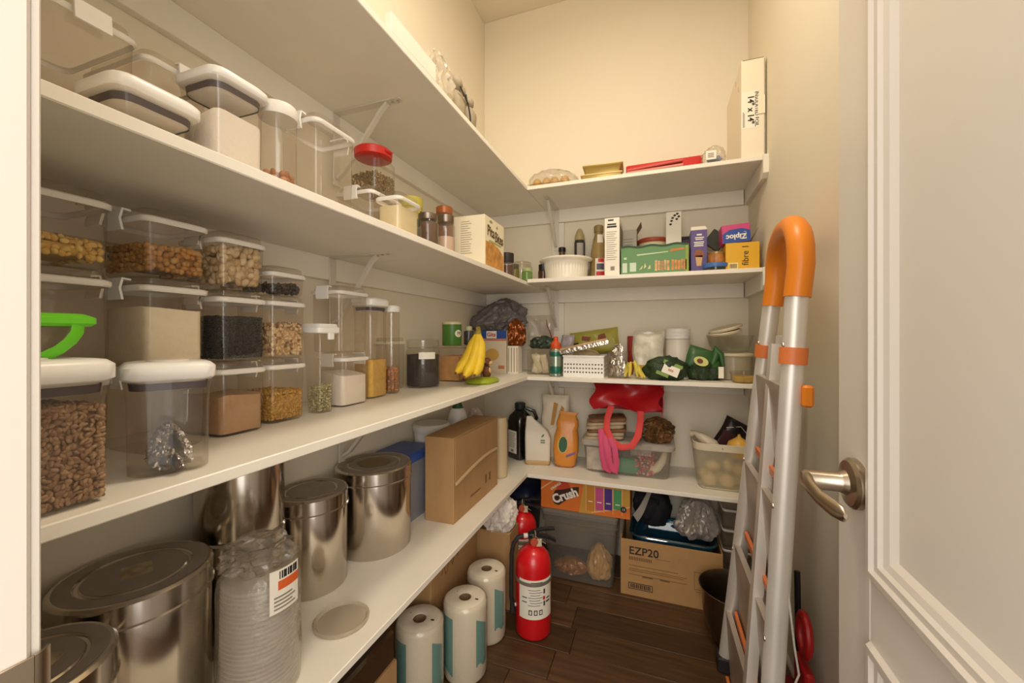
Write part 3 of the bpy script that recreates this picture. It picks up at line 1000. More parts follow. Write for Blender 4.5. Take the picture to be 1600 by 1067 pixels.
single('brown_foil_bag', 'shiny copper brown foil bag right of the grey bag', 'bag', MB().sack(.10, .075, .125, 8, .3, .25, .2, 4, 4.0), mat('copper_foil', '#8a4a1c', .25, .6, bump=.8, bscale=50), (-.612, 1.755, T3 + .126), .2, smooth=25)
t = thing('zip_bag', 'clear zip bag with red slider edge leaning in the corner', 'bag', (-.53, 1.875, T3 + .12))
part('bag', MB().pillow(.13, .15, .03, .012, 5, 10), FILM, t)
part('slider', MB().tube([(.064, -.004, .02), (.05, -.01, .07), (.035, -.006, .10), (.03, -.002, .13)], .003, 6), mat('slider_red', '#a8282a', .5), t)

# ------------------------------------------------------------------ middle shelf, left wall
G4 = 'containers on the middle shelf'
snap_box('large clear clip box nearest the jamb on the middle shelf', (-.745, .262, T4L), .085, .080, .180, group=G4, latch=())
part('front_clip', MB().bar([(.083, .03, .176), (.092, .03, .174), (.094, .03, .150)], .035, .003, up=(1, 0, .2)), WHITEP, bpy.data.objects[[o.name for o in COL.objects if o.name.startswith('clip_container')][-1]])
snap_box('square clear clip box behind the low white lidded container', (-.735, .392, T4L), .075, .043, .172, group=G4, latch=())
part('front_clip', MB().bar([(.073, .012, .168), (.082, .012, .166), (.084, .012, .142)], .035, .003, up=(1, 0, .2)), WHITEP, bpy.data.objects[[o.name for o in COL.objects if o.name.startswith('clip_container')][-1]])
pop_box('low clear pop-top container with thick white lid on the middle shelf', (-.608, .318, T4L), .042, .046, .072, group=G4, lid=.018)
pop_box('tall clear pop-top container of white powder on the middle shelf', (-.605, .418, T4L), .042, .042, .144, group=G4, lid=.016)
fill_powder('white_powder', 'white powder in the tall pop-top container of the middle shelf', (-.605, .418, T4L), 0, .036, .036, .012, .004, .078, SALT, tilt=.2, bumpy=.004, cat='powder')
t = thing('round_canister', 'narrow round clear canister with a few nuts on the middle shelf', 'container', (-.585, .492, T4L), 0, G4)
part('body', MB().lathe([(.024, .0005), (.027, .004), (.0275, .127)], 28, cap1=False), CLEAR, t)
part('lid', MB().lathe([(.0285, .124), (.0295, .128), (.0295, .139), (.027, .144)], 28), SEALW, t)
single('hazelnuts', 'few brown hazelnuts at the bottom of the narrow round canister', 'nuts', grain_mesh('hazelnuts', [(.018 * math.cos(a) * q, .018 * math.sin(a) * q, z) for z in (.012, .022, .031) for a in np.arange(0, 6.2, .75) for q in (.45, 1)], (.013, .011, .011), NUT, 2), None, (-.585, .492, T4L), kind='stuff')
snap_box('tall empty clear clip box under the wall bracket on the middle shelf', (-.605, .596, T4L), .045, .050, .168, group=G4)
single('loose_nuts', 'few brown nuts at the bottom of the tall clip box', 'nuts', grain_mesh('loose_nuts', [(random.uniform(-.035, .035), random.uniform(-.04, .04), .008) for _ in range(26)], (.012, .009, .008), NUT, 2), None, (-.605, .596, T4L), kind='stuff')
snap_box('short clear clip box carrying the red lidded jar', (-.652, .80, T4L), .052, .060, .112, group=G4)
snap_box('small clear clip box of cream powder in front of the red lidded jar', (-.560, .785, T4L), .033, .044, .090, group=G4, latch=())
fill_powder('cream_powder', 'cream powder in the small clip box of the middle shelf', (-.560, .785, T4L), 0, .028, .039, .01, .004, .058, CRE, bumpy=.002, cat='powder')
t = thing('red_lid_jar', 'clear jar of seeds with red screw lid on the short clip box', 'jar', (-.655, .815, T4L + .1125))
REDL = mat('lid_red', '#c8281e', .4)
part('body', MB().rr([(.0005, .038, .038, .02), (.004, .042, .042, .022), (.075, .042, .042, .022), (.092, .034, .034, .03)], True, False, 5), CLEAR, t)
part('lid', MB().lathe([(.036, .088), (.044, .092), (.045, .108), (.040, .112)], 28), REDL, t)
part('spout', MB().box(.028, .050, -.012, .012, .098, .106, .003), REDL, t)
single('cumin_seeds', 'brown cumin seeds in the red lidded jar', 'seeds', grain_mesh('cumin_seeds', shell_points(.037, .037, .004, .044, .006, seed=8), (.008, .004, .004), ZIA, 1), None, (-.655, .815, T4L + .1125), kind='stuff')
jar('slim bottle with navy cap behind the red lidded jar', (-.77, .995, T4L), .022, .225, .022, mat('cap_navy', '#28284a', .4), CLEAR, 'spice_bottle', .014, cat='bottle')
t = jar('pale yellow plastic jar with lid behind the small glass jars', (-.71, 1.055, T4L), .036, .190, .03, mat('lid_yellow', '#d3c75a', .4), mat('jar_yellow', '#c9bd4c', .45), 'plastic_jar', .036, shoulder=.03)
part('label_plate', MB().poly([(.010 * math.cos(a), .135 + .014 * math.sin(a)) for a in np.arange(0, 6.28, .4)], face_cyl(.0362, .1), .0005), mat('ink_olive', '#6a6420', .6), t)
SPM = mat('spice_brown', '#6a4a34', .85, bump=.4, bscale=160)
jar('small glass jar with dark green lid on the middle shelf', (-.575, .868, T4L), .019, .062, .014, mat('lid_darkgreen', '#3a4436', .4))
jar_fill('grey_spice', 'grey brown spice in the dark green lidded jar', (-.575, .868, T4L), .017, .003, .038, mat('spice_grey', '#5a5046', .9), 'spice')
jar('mason jar of brown spice with silver screw lid', (-.592, .962, T4L), .029, .104, .016, STEELD)
jar_fill('brown_spice', 'brown ground spice in the silver lidded mason jar', (-.592, .962, T4L), .027, .003, .078, SPM, 'spice')
jar('tall mason jar of pink salt with silver lid beside the cracker carton', (-.592, 1.062, T4L), .027, .128, .022, STEELD)
jar_fill('pink_salt', 'pale pink salt in the tall mason jar', (-.592, 1.062, T4L), .025, .003, .062, mat('salt_pink', '#d9b9a4', .8, bump=.3, bscale=150), 'salt')
jar('glass jar with copper coloured lid behind the mason jars', (-.655, 1.165, T4L), .030, .190, .022, mat('lid_copper', '#b0683a', .4, .3))
jar_fill('red_spice', 'reddish spice in the copper lidded jar', (-.655, 1.165, T4L), .028, .003, .135, mat('spice_red', '#94543a', .85), 'spice')
# carton of pita bites
t = thing('snack_carton', 'white snack carton with golden food picture reading Pita Bites', 'box', (-.5885, 1.298, T4L))
part('carton', MB().box(-.0575, .0575, -.087, .087, 0, .170, .001), mat('carton_cream', '#eee3c4', .55), t)
f = face_y(0, -.087, 0)
lines = [(-.030, .150 - .0075 * i, -.030 + .045 * random.uniform(.55, 1), .1515 - .0075 * i) for i in range(15)]
part('print_lines', MB().rects(lines, f, .0005), INKG, t)
f = face_x(.0575, 0, 0)
part('food_print', MB().poly([(-.080, .004), (.080, .004), (.080, .06), (.04, .078), (-.02, .088), (-.080, .085)], f, .0005), mat('ink_toast', '#c98f45', .6, var=.35, vscale=35), t)
part('banner', MB().rects([(-.05, .088, .06, .094)], f, .0006), mat('ink_sage', '#a8a860', .6), t)
text('Pita', .050, t, (.0585, -.036, .122), RX, mat('ink_brown', '#5a4424', .6), sx=.85, bold=.0006)
text('Bites', .050, t, (.0585, .038, .113), RX, MATS['ink_brown'], sx=.80, bold=.0006)
part('leaf_print', MB().poly([(-.05, .156), (-.035, .163), (-.02, .157), (-.035, .152)], f).poly([(.01, .146), (.022, .158), (.026, .146)], f), mat('ink_leaf', '#8d9a5a', .6), t)
# jars at the shelf corner
jar('clear jar with broad dark lid beside the snack carton', (-.563, 1.50, T4L), .028, .098, .034, mat('lid_dark', '#2c241f', .5), lidr=.028)
jar_fill('dark_spice', 'dark red spice in the broad lidded corner jar', (-.563, 1.50, T4L), .026, .003, .05, mat('spice_dark', '#5a3326', .9), 'spice')
jar('small olive glass jar with dark lid at the shelf corner', (-.557, 1.58, T4L), .018, .068, .016, mat('lid_olive', '#4a4a30', .5), clear('olive_glass', '#b8b070', .25, hazecol='#a8a050'))
jar('small green glass jar at the inner shelf corner', (-.528, 1.655, T4L + .0005), .0235, .060, .012, mat('lid_palegreen', '#a8b478', .4), clear('green_glass', '#b8d098', .3, hazecol='#9cc070'))
jar('squat brown jar with black lid left of the casserole dish', (-.478, 1.735, T4), .022, .078, .026, BLACKP, clear('brown_glass', '#8a6a4c', .3, hazecol='#6a4a34'))
jar('wide clear jar at the back corner of the middle shelf', (-.60, 1.80, T4L), .05, .115, .012, CLEAR)

# ------------------------------------------------------------------ lowest shelf, left wall: steel canisters and boxes
LIDM = mat('steel_lid', '#978d82', 0.5, 0.35, var=.1, vscale=18, bump=.03, bscale=50)


def canister(label, loc, r, h, sticker=None, rz=0.0, lid=True):
    t = thing('steel_canister', label, 'canister', loc, rz, 'steel canisters on the lowest shelf')
    lh = .036
    part('body', MB().lathe([(r * .97, .0005), (r * .985, .003), (r * .985, h - lh + .004)], 56, cap1=False), STEEL, t, smooth=40)
    li = part('lid', MB().lathe([(r * .985, h - lh - .003), (r + .002, h - lh - .002), (r + .002, h - lh + .001), (r, h - lh + .003), (r + .0005, h - .004), (r - .003, h), (r - .006, h),
                                 (r * .72, h - .0005), (r * .70, h - .003), (r * .66, h - .003), (r * .64, h - .001), (.001, h - .001)], 56), STEEL, t, smooth=30)
    part('lid_top', MB().lathe([(r * .64, h - .0006), (r * .64, h - .0004), (.001, h - .0003)], 48), LIDM, li, smooth=30)
    part('lid_ring', MB().lathe([(r - .0065, h + .0002), (r * .725, h - .0002)], 48, cap0=False, cap1=False), LIDM, li)
    if sticker:
        part('sticker', MB().rects([sticker], face_z(0, 0, h - .0001), .0004), mat('old_sticker', '#a89a7c', .8, var=.3, vscale=60), li)
    return t


canister('steel canister with worn label nearest the door jamb', (-.657, .232, T2), .078, .215, (-.035, -.02, .03, .02), .6)
canister('large steel canister second from the door jamb', (-.748, .385, T2), .094, .222, (-.022, -.018, .02, .018), -.5)
canister('steel canister behind the bag of cups, carrying another one', (-.771, .566, T2), .076, .205)
canister('tall plain steel canister standing on another behind the cups', (-.771, .566, T2 + .2055), .076, .182)
canister('plain lidded steel canister between the cups and the stamped one', (-.770, .737, T2), .080, .218)
c4 = canister('widest steel canister with round stamp on its lid', (-.748, .934, T2), .101, .226)
part('stamp', MB().lathe([(.044, .2265), (.044, .2268), (.042, .2268)], 32).lathe([(.040, .2262), (.002, .2264)], 24), mat('stamp_bronze', '#8a7450', .5, .5), c4)
# bag of plastic cups
t = thing('cup_sleeve', 'clear bag of stacked plastic cups with orange barcode label', 'cups', (-.622, .489, T2))
prof = []
for i in range(26):
    z = .004 + i * .0070
    prof += [(.0535 - .00012 * i, z), (.057 - .00012 * i, z + .0022), (.057 - .00012 * i, z + .0042), (.0535 - .00012 * i, z + .0055)]
part('cups', MB().lathe(prof, 40), clear('cup_plastic', '#f4f1ec', .5, .15, refl=1.4, hazecol='#f0ebe2'), t, smooth=25)
part('bag_knot', MB().sack(.10, .09, .052, 77, -.25, .4, .3, 4, 4.5), FILM, t, (-.008, .004, .192), smooth=40)
part('bag', MB().lathe([(.052, .0008), (.060, .004), (.062, .05), (.0605, .12), (.061, .17), (.058, .19), (.045, .205), (.028, .213), (.016, .218), (.020, .228), (.034, .240), (.040, .243)], 40, cap1=False), FILM, t, smooth=60)
lab = MB().rects([(-.022, .145, .028, .212)], face_cyl(.0634, -.12), .0005)
part('label_plate', lab, WCARD, t)
part('orange_band', MB().rects([(-.010, .180, .028, .194)], face_cyl(.0640, -.12), .0005), mat('ink_orange', '#d9602a', .5), t)
part('barcode', MB().rects([(-.008 + .0034 * i, .197, -.0065 + .0034 * i + .0008 * (i % 3), .209) for i in range(10)], face_cyl(.0640, -.12), .0005), INK, t)
part('print_lines', MB().rects([(-.016, .150 + .006 * i, .02 - .006 * (i % 2), .1525 + .006 * i) for i in range(4)], face_cyl(.0640, -.12), .0005), INKG, t)
single('loose_lid', 'clear round shallow plastic lid lying flat on the lowest shelf', 'saucer', MB().lathe([(.050, .0005), (.053, .001), (.054, .006), (.051, .008), (.048, .005), (.046, .003), (.001, .003)], 40), clear('frost_lid', '#efe9df', .3, hazecol='#e6decf'), (-.605, .655, T2))  # a loose clear container lid left on the shelf
t = thing('blue_lid_tub', 'tall frosted plastic tub with blue lid behind the widest canister', 'tub', (-.782, 1.125, T2))
part('body', MB().rr([(.0005, .060, .075, .02), (.19, .066, .081, .02)], True, False), clear('frost_body', '#d4d4d8', .5, .3, hazecol='#b9b9c0'), t)
part('lid', MB().rr([(.186, .068, .083, .02), (.19, .070, .086, .02), (.204, .070, .086, .02), (.213, .060, .076, .02)]), mat('blue_plastic', '#3a5aa8', .4), t)
# brown postal box
t = thing('cardboard_box', 'plain brown cardboard box with torn front seam on the lowest shelf', 'box', (-.639, 1.284, T2))
hx, hy, hh = .051, .180, .265
part('carton', MB().box(-hx, hx, -hy, hy, 0, hh, .0015), CARD, t)
part('flap', MB().sheet(lambda u, v: (hx + .001 + .004 * math.sin(PI * u), -hy + .01 + 2 * (hy - .012) * u, .125 + .030 * math.sin(u * 2.2) + (hh - .128 - .030 * math.sin(u * 2.2)) * v), 12, 4, .002), CARD, t)
part('torn_edge', MB().bar([(hx + .003 + .004 * math.sin(PI * u), -hy + .01 + 2 * (hy - .012) * u, .122 + .030 * math.sin(u * 2.2)) for u in [i / 12 for i in range(13)]], .004, .009), CARDIN, t)
part('print_mark', MB().rects([(.06, .045, .075, .075), (.095, .045, .11, .075), (-.06, .040, .02, .046)], face_x(hx, 0, 0)), mat('ink_cardbrown', '#7d5c38', .8), t)
single('glass_cylinder', 'pale ribbed cylinder of oats standing at the far end of the brown box', 'container', MB().lathe([(.026, .0005), (.03, .004)] + [(.030 + .0012 * (i % 2), .01 + .006 * i) for i in range(36)] + [(.027, .23), (.027, .245)], 24), mat('oat_cylinder', '#cdb892', .6), (-.612, 1.552, T2))
t = thing('white_bucket', 'white lidded plastic bucket behind the brown cardboard box', 'bucket', (-.775, 1.285, T2))
part('body', MB().lathe([(.055, .0005), (.062, .24)], 32, cap1=False), WHITEP, t)
part('lid', MB().lathe([(.065, .236), (.067, .24), (.067, .258), (.060, .264)], 32), SEALW, t)
t = thing('green_top_bottle', 'white bottle with green neck showing above the brown box', 'bottle', (-.765, 1.47, T2))
part('body', MB().lathe([(.04, .0005), (.042, .004), (.042, .24), (.03, .28), (.015, .30)], 24), WHITEP, t)
part('cap', MB().lathe([(.024, .26), (.030, .275), (.016, .305), (.016, .325), (.013, .328)], 20), mat('cap_green', '#2c5a34', .4), t)
single('white_plastic_bag', 'crumpled pinkish white plastic bag behind the far end of the brown box', 'bag', MB().sack(.15, .13, .27, 12, .35, .2, .2), mat('bag_pinkwhite', '#cdbfb6', .5, bump=.6, bscale=40), (-.755, 1.62, T2), 0, smooth=30)

# ------------------------------------------------------------------ floor under the left shelf
t = thing('wrapped_tray_box', 'low brown cardboard box with dark shrink-wrapped top under the left shelf', 'box', (-.69, .575, 0))
part('carton', MB().box(-.115, .115, -.225, .225, 0, .262, .002), CARD, t)
part('wrapped_tray', MB().box(-.112, .112, -.222, .222, .262, .335, .006), mat('dark_wrap', '#3c2a1a', .18, var=.2, vscale=12, coat=.6), t)
part('print_mark', MB().rects([(.02, .10 + .02 * i, .05, .11 + .02 * i) for i in range(4)], face_x(.115, 0, 0)), MATS['ink_cardbrown'], t)
t = thing('cardboard_box', 'brown cardboard box with handwriting behind the kitchen rolls', 'box', (-.745, 1.23, 0))
part('carton', MB().box(-.10, .10, -.165, .165, 0, .355, .002), CARD, t)
part('scribble', MB().tube([(.101, -.10 + .012 * i, .26 + .03 * math.sin(i * 1.9) + .004 * i) for i in range(14)], .0012, 5), MATS['ink_cardbrown'], t)
t = thing('cardboard_box', 'narrow brown cardboard box between kitchen roll and fire extinguishers', 'box', (-.625, 1.455, 0))
part('carton', MB().box(-.11, .11, -.05, .05, 0, .285, .002), CARD, t)
single('white_paper_bag', 'crumpled white bag hanging out under the lowest shelf corner', 'bag', MB().sack(.13, .10, .13, 5, -.1, .22, .15), mat('bag_white', '#dcd2c8', .55, bump=.5, bscale=30), (-.568, 1.432, .2855), .2, smooth=30)
TOW = mat('towel_paper', '#e6dcc8', .85, bump=.35, bscale=260)
TFILM = clear('roll_film', '#faf8f4', .08, .12, bump=.7, bscale=30, refl=1.3, hazecol='#e8e0d4')
TEAL = mat('teal_print', '#5f9a96', .5)


def roll(label, loc, rz, h=.225, r=.066):
    t = thing('kitchen_roll', label, 'kitchen roll', loc, rz, 'wrapped kitchen rolls standing on the floor')
    prof = [(.018, h - .012), (.019, h - .002), (.024, h), (r - .008, h - .001), (r - .002, h - .006), (r, h - .014), (r + .0006, h * .6), (r, .012), (r - .003, .003), (r - .008, .0006), (.02, .0006)]
    part('paper', MB().lathe(prof, 44, cap0=False, cap1=True), TOW, t, smooth=50)
    part('core', MB().lathe([(.0185, h - .0035), (.0165, h - .0035), (.0165, .004), (.0185, .004)], 24, cap0=False, cap1=False), mat('roll_core', '#8a6c4c', .85), t)
    part('wrap_print', MB().rects([(-.022 + q * .006, .050 + .006 * math.sin(q), -.016 + q * .006, h - .038 - .004 * q) for q in range(7)], face_cyl(r + .0008, -.28), .0005)
         .rects([(-.022 + q * .006, .045 - .003 * q, -.016 + q * .006, h - .030) for q in range(7)], face_cyl(r + .0008, -1.98), .0005), TEAL, t)
    part('wrap_mark', MB().rects([(.028, -.004, .044, .002), (-.034, .010, -.024, .014)], face_z(0, 0, h - .0008), .0005), INK, t)
    part('wrapper', MB().lathe([(r - .006, h + .0008), (r + .001, h - .006), (r + .0016, h - .02), (r + .002, h * .5), (r + .0016, .012), (r - .004, .0006)], 44, cap0=False, cap1=False), TFILM, t, smooth=50)
    return t


roll('wrapped kitchen roll nearest the camera, partly under the lowest shelf', (-.632, .984, 0), .12)
roll('wrapped kitchen roll in the middle of the row of three', (-.553, 1.112, 0), .0)
roll('wrapped kitchen roll furthest from camera, beside the fire extinguisher', (-.552, 1.274, 0), -.15)


def extinguisher(label, loc, rz):
    t = thing('fire_extinguisher', label, 'fire extinguisher', loc, rz, 'red fire extinguishers')
    r = .0615
    part('cylinder', MB().lathe([(r * .9, .0006), (r * .97, .004), (r, .012), (r, .222), (r * .97, .245), (r * .86, .266), (r * .66, .281), (r * .42, .289), (r * .32, .292), (r * .32, .300)], 40), RED, t, smooth=50)
    lb = part('label_plate', MB().rects([(-.064 + .008 * i, .075, -.056 + .008 * i, .205) for i in range(16)], face_cyl(r + .0004, 0), .0004), WCARD, t)
    f = face_cyl(r + .0009, 0)
    ln = [(-.030 + .004 * (i % 3), .172 - .0085 * i, .012 + .008 * (i % 2), .1735 - .0085 * i) for i in range(7)]
    ln += [(-.052, .145, -.034, .148), (-.052, .130, -.034, .133), (.036, .138, .052, .142), (.034, .126, .052, .131), (.024, .158, .030, .174), (.024, .118, .030, .134), (-.02, .195, .02, .199)]
    ln += [(-.028 + .018 * i, .090, -.016 + .018 * i, .107) for i in range(3)]
    part('print_lines', MB().rects(ln, f, .0003), INK, lb)
    part('white_squares', MB().rects([(-.025 + .018 * i, .093, -.019 + .018 * i, .104) for i in range(3)], face_cyl(r + .0013, 0), .0003), WCARD, lb)
    part('red_mark', MB().rects([(.022, .138, .030, .150)], f, .0003), RED, lb)
    part('strap', MB().lathe([(r + .001, .184), (r + .002, .185), (r + .002, .196), (r + .001, .197)], 40, cap0=False, cap1=False), mat('strap_grey', '#8d877c', .4, .4), t)
    v = part('valve', MB().lathe([(.015, .298), (.017, .302), (.017, .318), (.012, .322), (.012, .332)], 20), mat('brass', '#9a8458', .35, .9), t)
    part('gauge', MB().lathe([(.013, 0), (.0135, .004), (.012, .006), (.0, .006)], 20, T=Matrix.Translation((.016, 0, .312)) @ Matrix.Rotation(PI / 2, 4, 'Y')), mat('gauge_red', '#b8503a', .4), v)
    # the levers point to local +y
    part('carry_handle', MB().bar([(0, -.008, .326), (0, .02, .327), (0, .055, .318), (0, .078, .305)], .018, .009), BLACKP, t)
    part('squeeze_lever', MB().bar([(0, -.016, .333), (0, .0, .340), (0, .035, .347), (0, .074, .347)], .018, .007), BLACKP, t)
    part('valve_block', MB().box(-.011, .011, -.020, .016, .318, .336, .003), BLACKP, t)
    part('pull_pin', MB().tube([(.012 + .010 * math.cos(a), .004, .336 + .012 * math.sin(a)) for a in [i * PI / 8 for i in range(17)]], .0014, 6), mat('pin_pale', '#cfc4a4', .4, .5), t)
    part('tamper_tag', MB().bar([(.015, .006, .330), (.020, .022, .316), (.022, .040, .306)], .003, .001), MATS['pin_pale'], t)
    part('inspection_tag', MB().box(.0175, .0185, .008, .026, .296, .322, .0003), mat('tag_cream', '#cfc4a0', .6), t)
    part('hose_collar', MB().tube([(0, -.020, .328), (0, -.034, .328)], .008, 10), mat('collar_white', '#d9d4c8', .5), t)
    hp = [(0, -.034, .328), (0, -.052, .325), (0, -.068, .306), (0, -.076, .27), (0, -.077, .20), (0, -.077, .12), (0, -.074, .10)]
    part('hose', MB().tube(hp, .0075, 10), BLACKR, t, smooth=60)
    part('nozzle', MB().tube([(0, -.074, .105), (0, -.072, .07)], [.008, .011], 12), BLACKR, t)
    part('hose_clip', MB().box(-.004, .004, -.080, -.058, .088, .098, .002), MATS['collar_white'], t)
    return t


extinguisher('red fire extinguisher with black hose in front of the storage bin', (-.406, 1.345, 0), math.radians(-62))
extinguisher('red fire extinguisher half hidden behind the nearer one', (-.530, 1.590, 0), math.radians(-75))

t = thing('navy_bin', 'dark navy plastic bin with lid in the floor corner', 'bin', (-.63, 1.80, 0))
NAVY = mat('navy_plastic', '#1d2440', .4)
part('body', MB().rr([(.0005, .09, .09, .03), (.27, .105, .105, .03)]), mat('bin_dark', '#22222a', .5), t)
part('lid', MB().rr([(.271, .112, .112, .03), (.30, .115, .115, .03), (.335, .095, .095, .03), (.345, .06, .06, .03)]), NAVY, t, smooth=50)

# ------------------------------------------------------------------ floor under the back shelf
t = thing('storage_bin', 'clear grey plastic storage bin with lid under the back shelf', 'storage bin', (-.305, 1.79, 0))
SBIN = clear('bin_plastic', '#e8e5de', .16, .2, hazecol='#bdb7ac')
part('body', MB().rr([(.0005, .132, .122, .025), (.004, .136, .126, .025), (.245, .150, .138, .022)], True, False), SBIN, t)
part('rim', MB().rr([(.240, .150, .138, .02), (.243, .156, .143, .02), (.268, .156, .143, .02), (.270, .152, .139, .02)], False, False), SBIN, t)
part('lid', MB().rr([(.270, .158, .145, .02), (.284, .158, .145, .02), (.290, .148, .135, .02)]), mat('bin_lid', '#6e6a63', .5), t)
for i, (dx, dy, sx, sy, sz, sd) in enumerate(((.075, -.055, .11, .11, .14, 3), (-.045, -.06, .15, .10, .06, 9))):
    single('snack_bag', ('pale golden snack bag at the right inside the storage bin', 'low shiny amber wrapped snacks at the left inside the storage bin')[i], 'bag',
           MB().sack(sx, sy, sz, sd, .3, .22, .2, 4), (mat('snack_gold', '#e8b870', .3, bump=.6, bscale=40, coat=.6), mat('snack_amber', '#b87a44', .18, .2, bump=1.0, bscale=60, coat=.8))[i], (-.305 + dx, 1.79 + dy, .005), smooth=30)
# soda carton
t = thing('soda_carton', 'orange soda carton reading Crush on top of the storage bin', 'box', (-.285, 1.735, .2905))
OC = mat('carton_orange', '#d9742a', .45)
part('carton', MB().box(-.183, .183, -.07, .07, 0, .128, .001), OC, t)
f = face_y(0, -.07, 0)
part('gold_panel', MB().poly([(-.02, .0), (.0, .128), (.183, .128), (.183, .05), (.08, .012), (.03, .0)], f, .0004), mat('ink_gold', '#c9963a', .5), t)
part('white_line', MB().poly([(-.183, .075), (-.183, .081), (-.12, .128), (-.113, .128)], f, .0006).poly([(.03, .004), (.183, .046), (.183, .051), (.03, .008)], f, .0007), mat('ink_peach', '#eab48a', .5), t)
part('corner_panel', MB().poly([(.03, .0), (.183, .0), (.183, .046), (.03, .003)], f, .0006), OC, t)
part('orange_fruit', MB().poly([(-.085 + .03 * math.cos(a), .092 + .03 * math.sin(a)) for a in np.arange(0, 6.28, .3)], f, .0006), mat('ink_fruit', '#c2461f', .5), t)
part('logo_shadow', MB().poly([(-.137, .045), (-.125, .022), (-.105, .018), (-.062, .052), (-.022, .075), (-.020, .105), (-.045, .100), (-.090, .085), (-.120, .080)], f, .0008), mat('ink_darkbrown', '#3a1c10', .5), t)
text('Crush', .05, t, (-.079, -.0712, .060), (PI / 2, -math.radians(24), 0), WCARD, bold=.002, sx=.92)
text('ORANGE', .013, t, (-.118, -.0708, .096), (PI / 2, -math.radians(38), 0), WCARD, bold=.0003)
cans = ('#c9862c', '#c8508c', '#4c2c80', '#4a9a5c')
part('tall_panel', MB().rects([(.010 + .036 * i - .002, .012, .010 + .036 * i, .118) for i in range(5)], f, .0007), MATS['ink_peach'], t)
for i, c in enumerate(cans):
    part('can_print', MB().rects([(.012 + .036 * i, .014 + .006 * i, .042 + .036 * i, .112)], f, .0009), mat('ink_can%d' % i, c, .45), t)
part('can_word', MB().rects([(.018 + .036 * i, .050, .036 + .036 * i, .054) for i in range(4)], f, .0012), WCARD, t)
part('badge', MB().poly([(.158 + .012 * math.cos(a), .036 + .012 * math.sin(a)) for a in np.arange(0, 6.28, .4)], f, .0012), INK, t)
text('12', .012, t, (.158, -.0715, .036), RY, WCARD)
# box with model code
t = thing('cardboard_box', 'open brown cardboard box printed EZP20 on the floor', 'box', (.045, 1.775, 0))
w, d, h = .182, .122, .218
m = MB().box(-w, w, -d, -d + .004, 0, h, .0006).box(-w, w, d - .004, d, 0, h, .0006).box(-w, -w + .004, -d + .004, d - .004, 0, h, .0006).box(w - .004, w, -d + .004, d - .004, 0, h, .0006).box(-w + .004, w - .004, -d + .004, d - .004, 0, .004, .0006)
part('carton', m, CARD2, t)
f = face_y(0, -d, 0)
text('EZP20', .042, t, (-.095, -d - .0006, .176), RY, INK, bold=.0006)
ln = [(-.150 + .0062 * i, .140, -.1465 + .0062 * i, .153) for i in range(14)]
ln += [(-.15, .118, .03, .1195), (-.15, .105, .06, .1065), (-.15, .098, .05, .0995), (-.15, .083, .06, .0845), (-.10, .078, -.06, .082), (-.035, .078, .0, .082)]
ln += [(.085, .07, .17, .0715), (.085, .135, .17, .1365), (.085, .07, .0865, .1365), (.09, .062, .15, .0635), (-.05, .158, .0, .159)]
part('print_lines', MB().rects(ln, f, .0005), mat('ink_box', '#6a4e30', .8), t)
part('barcode', MB().rects([(-.152, .026, -.062, .0285), (-.152, .049, -.062, .0515), (-.152, .026, -.1495, .0515), (-.0645, .026, -.062, .0515)] + [(-.144 + .007 * i, .031, -.140 + .007 * i + .001 * (i % 2), .047) for i in range(11)], f, .0005), INK, t)
text('Qty', .016, t, (.155, -d - .0006, .022), RY, INK)
# blue glass dish standing in the box
t = thing('glass_dish', 'blue tinted glass baking dish in the open cardboard box', 'dish', (.055, 1.775, .135))
BG = clear('blue_glass', '#6aa4b8', .35, .04, refl=1.6, hazecol='#2c6c88')
part('body', MB().rr([(.0, .13, .085, .04), (.004, .14, .095, .045), (.085, .155, .108, .05), (.092, .162, .113, .05), (.095, .158, .110, .05), (.09, .150, .103, .05), (.012, .132, .09, .045), (.010, .10, .07, .04)], True, True, 8), BG, t, smooth=50)
part('rim', MB().rr([(.094, .160, .112, .05), (.097, .162, .114, .05), (.100, .160, .112, .05), (.098, .156, .108, .05)], False, False, 8), GLASS, t, smooth=50)
t = thing('black_pouch', 'black fabric pouch with white tag lying on the glass dish', 'pouch', (-.022, 1.80, .236), rz=.25)
part('pouch', MB().blob(.15, .12, .150, .2, 2, 14, 4, True), mat('black_cloth', '#121218', .8, bump=.4, bscale=60), t)
part('tag', MB().sheet(lambda u, v: (-.068 + .060 * u - .02 * v * (1 - u), -.05 - .01 * math.sin(5 * u), .02 + .125 * u + .03 * v), 8, 3, .003), mat('tag_grey', '#a8a096', .7), t)
part('strap', MB().tube([(-.075, -.06, .02), (-.09, -.085, -.02), (-.085, -.098, -.07), (-.065, -.100, -.085), (-.045, -.098, -.06), (-.035, -.075, -.01), (-.03, -.055, .02)], [(.006, .003)] * 7, 8), BLACKP, t)
single('silver_bag', 'crumpled silver grey plastic bag beside the black pouch', 'bag', MB().sack(.175, .13, .150, 21, .35, .24, .2, 5, 2.8), mat('silver_bag', '#a59c93', .34, .3, bump=.4, bscale=25), (.148, 1.745, .236), .3, smooth=40)
# stacked clear food boxes at the right
for i in range(5):
    snap_box('clear lidded food box, %s in the floor stack by the open carton' % ('lowest', 'second lowest', 'middle', 'second highest', 'topmost')[i], (.292, 1.80, .0005 + i * .076), .058, .095, .074, group='food boxes stacked on the floor', latch=())
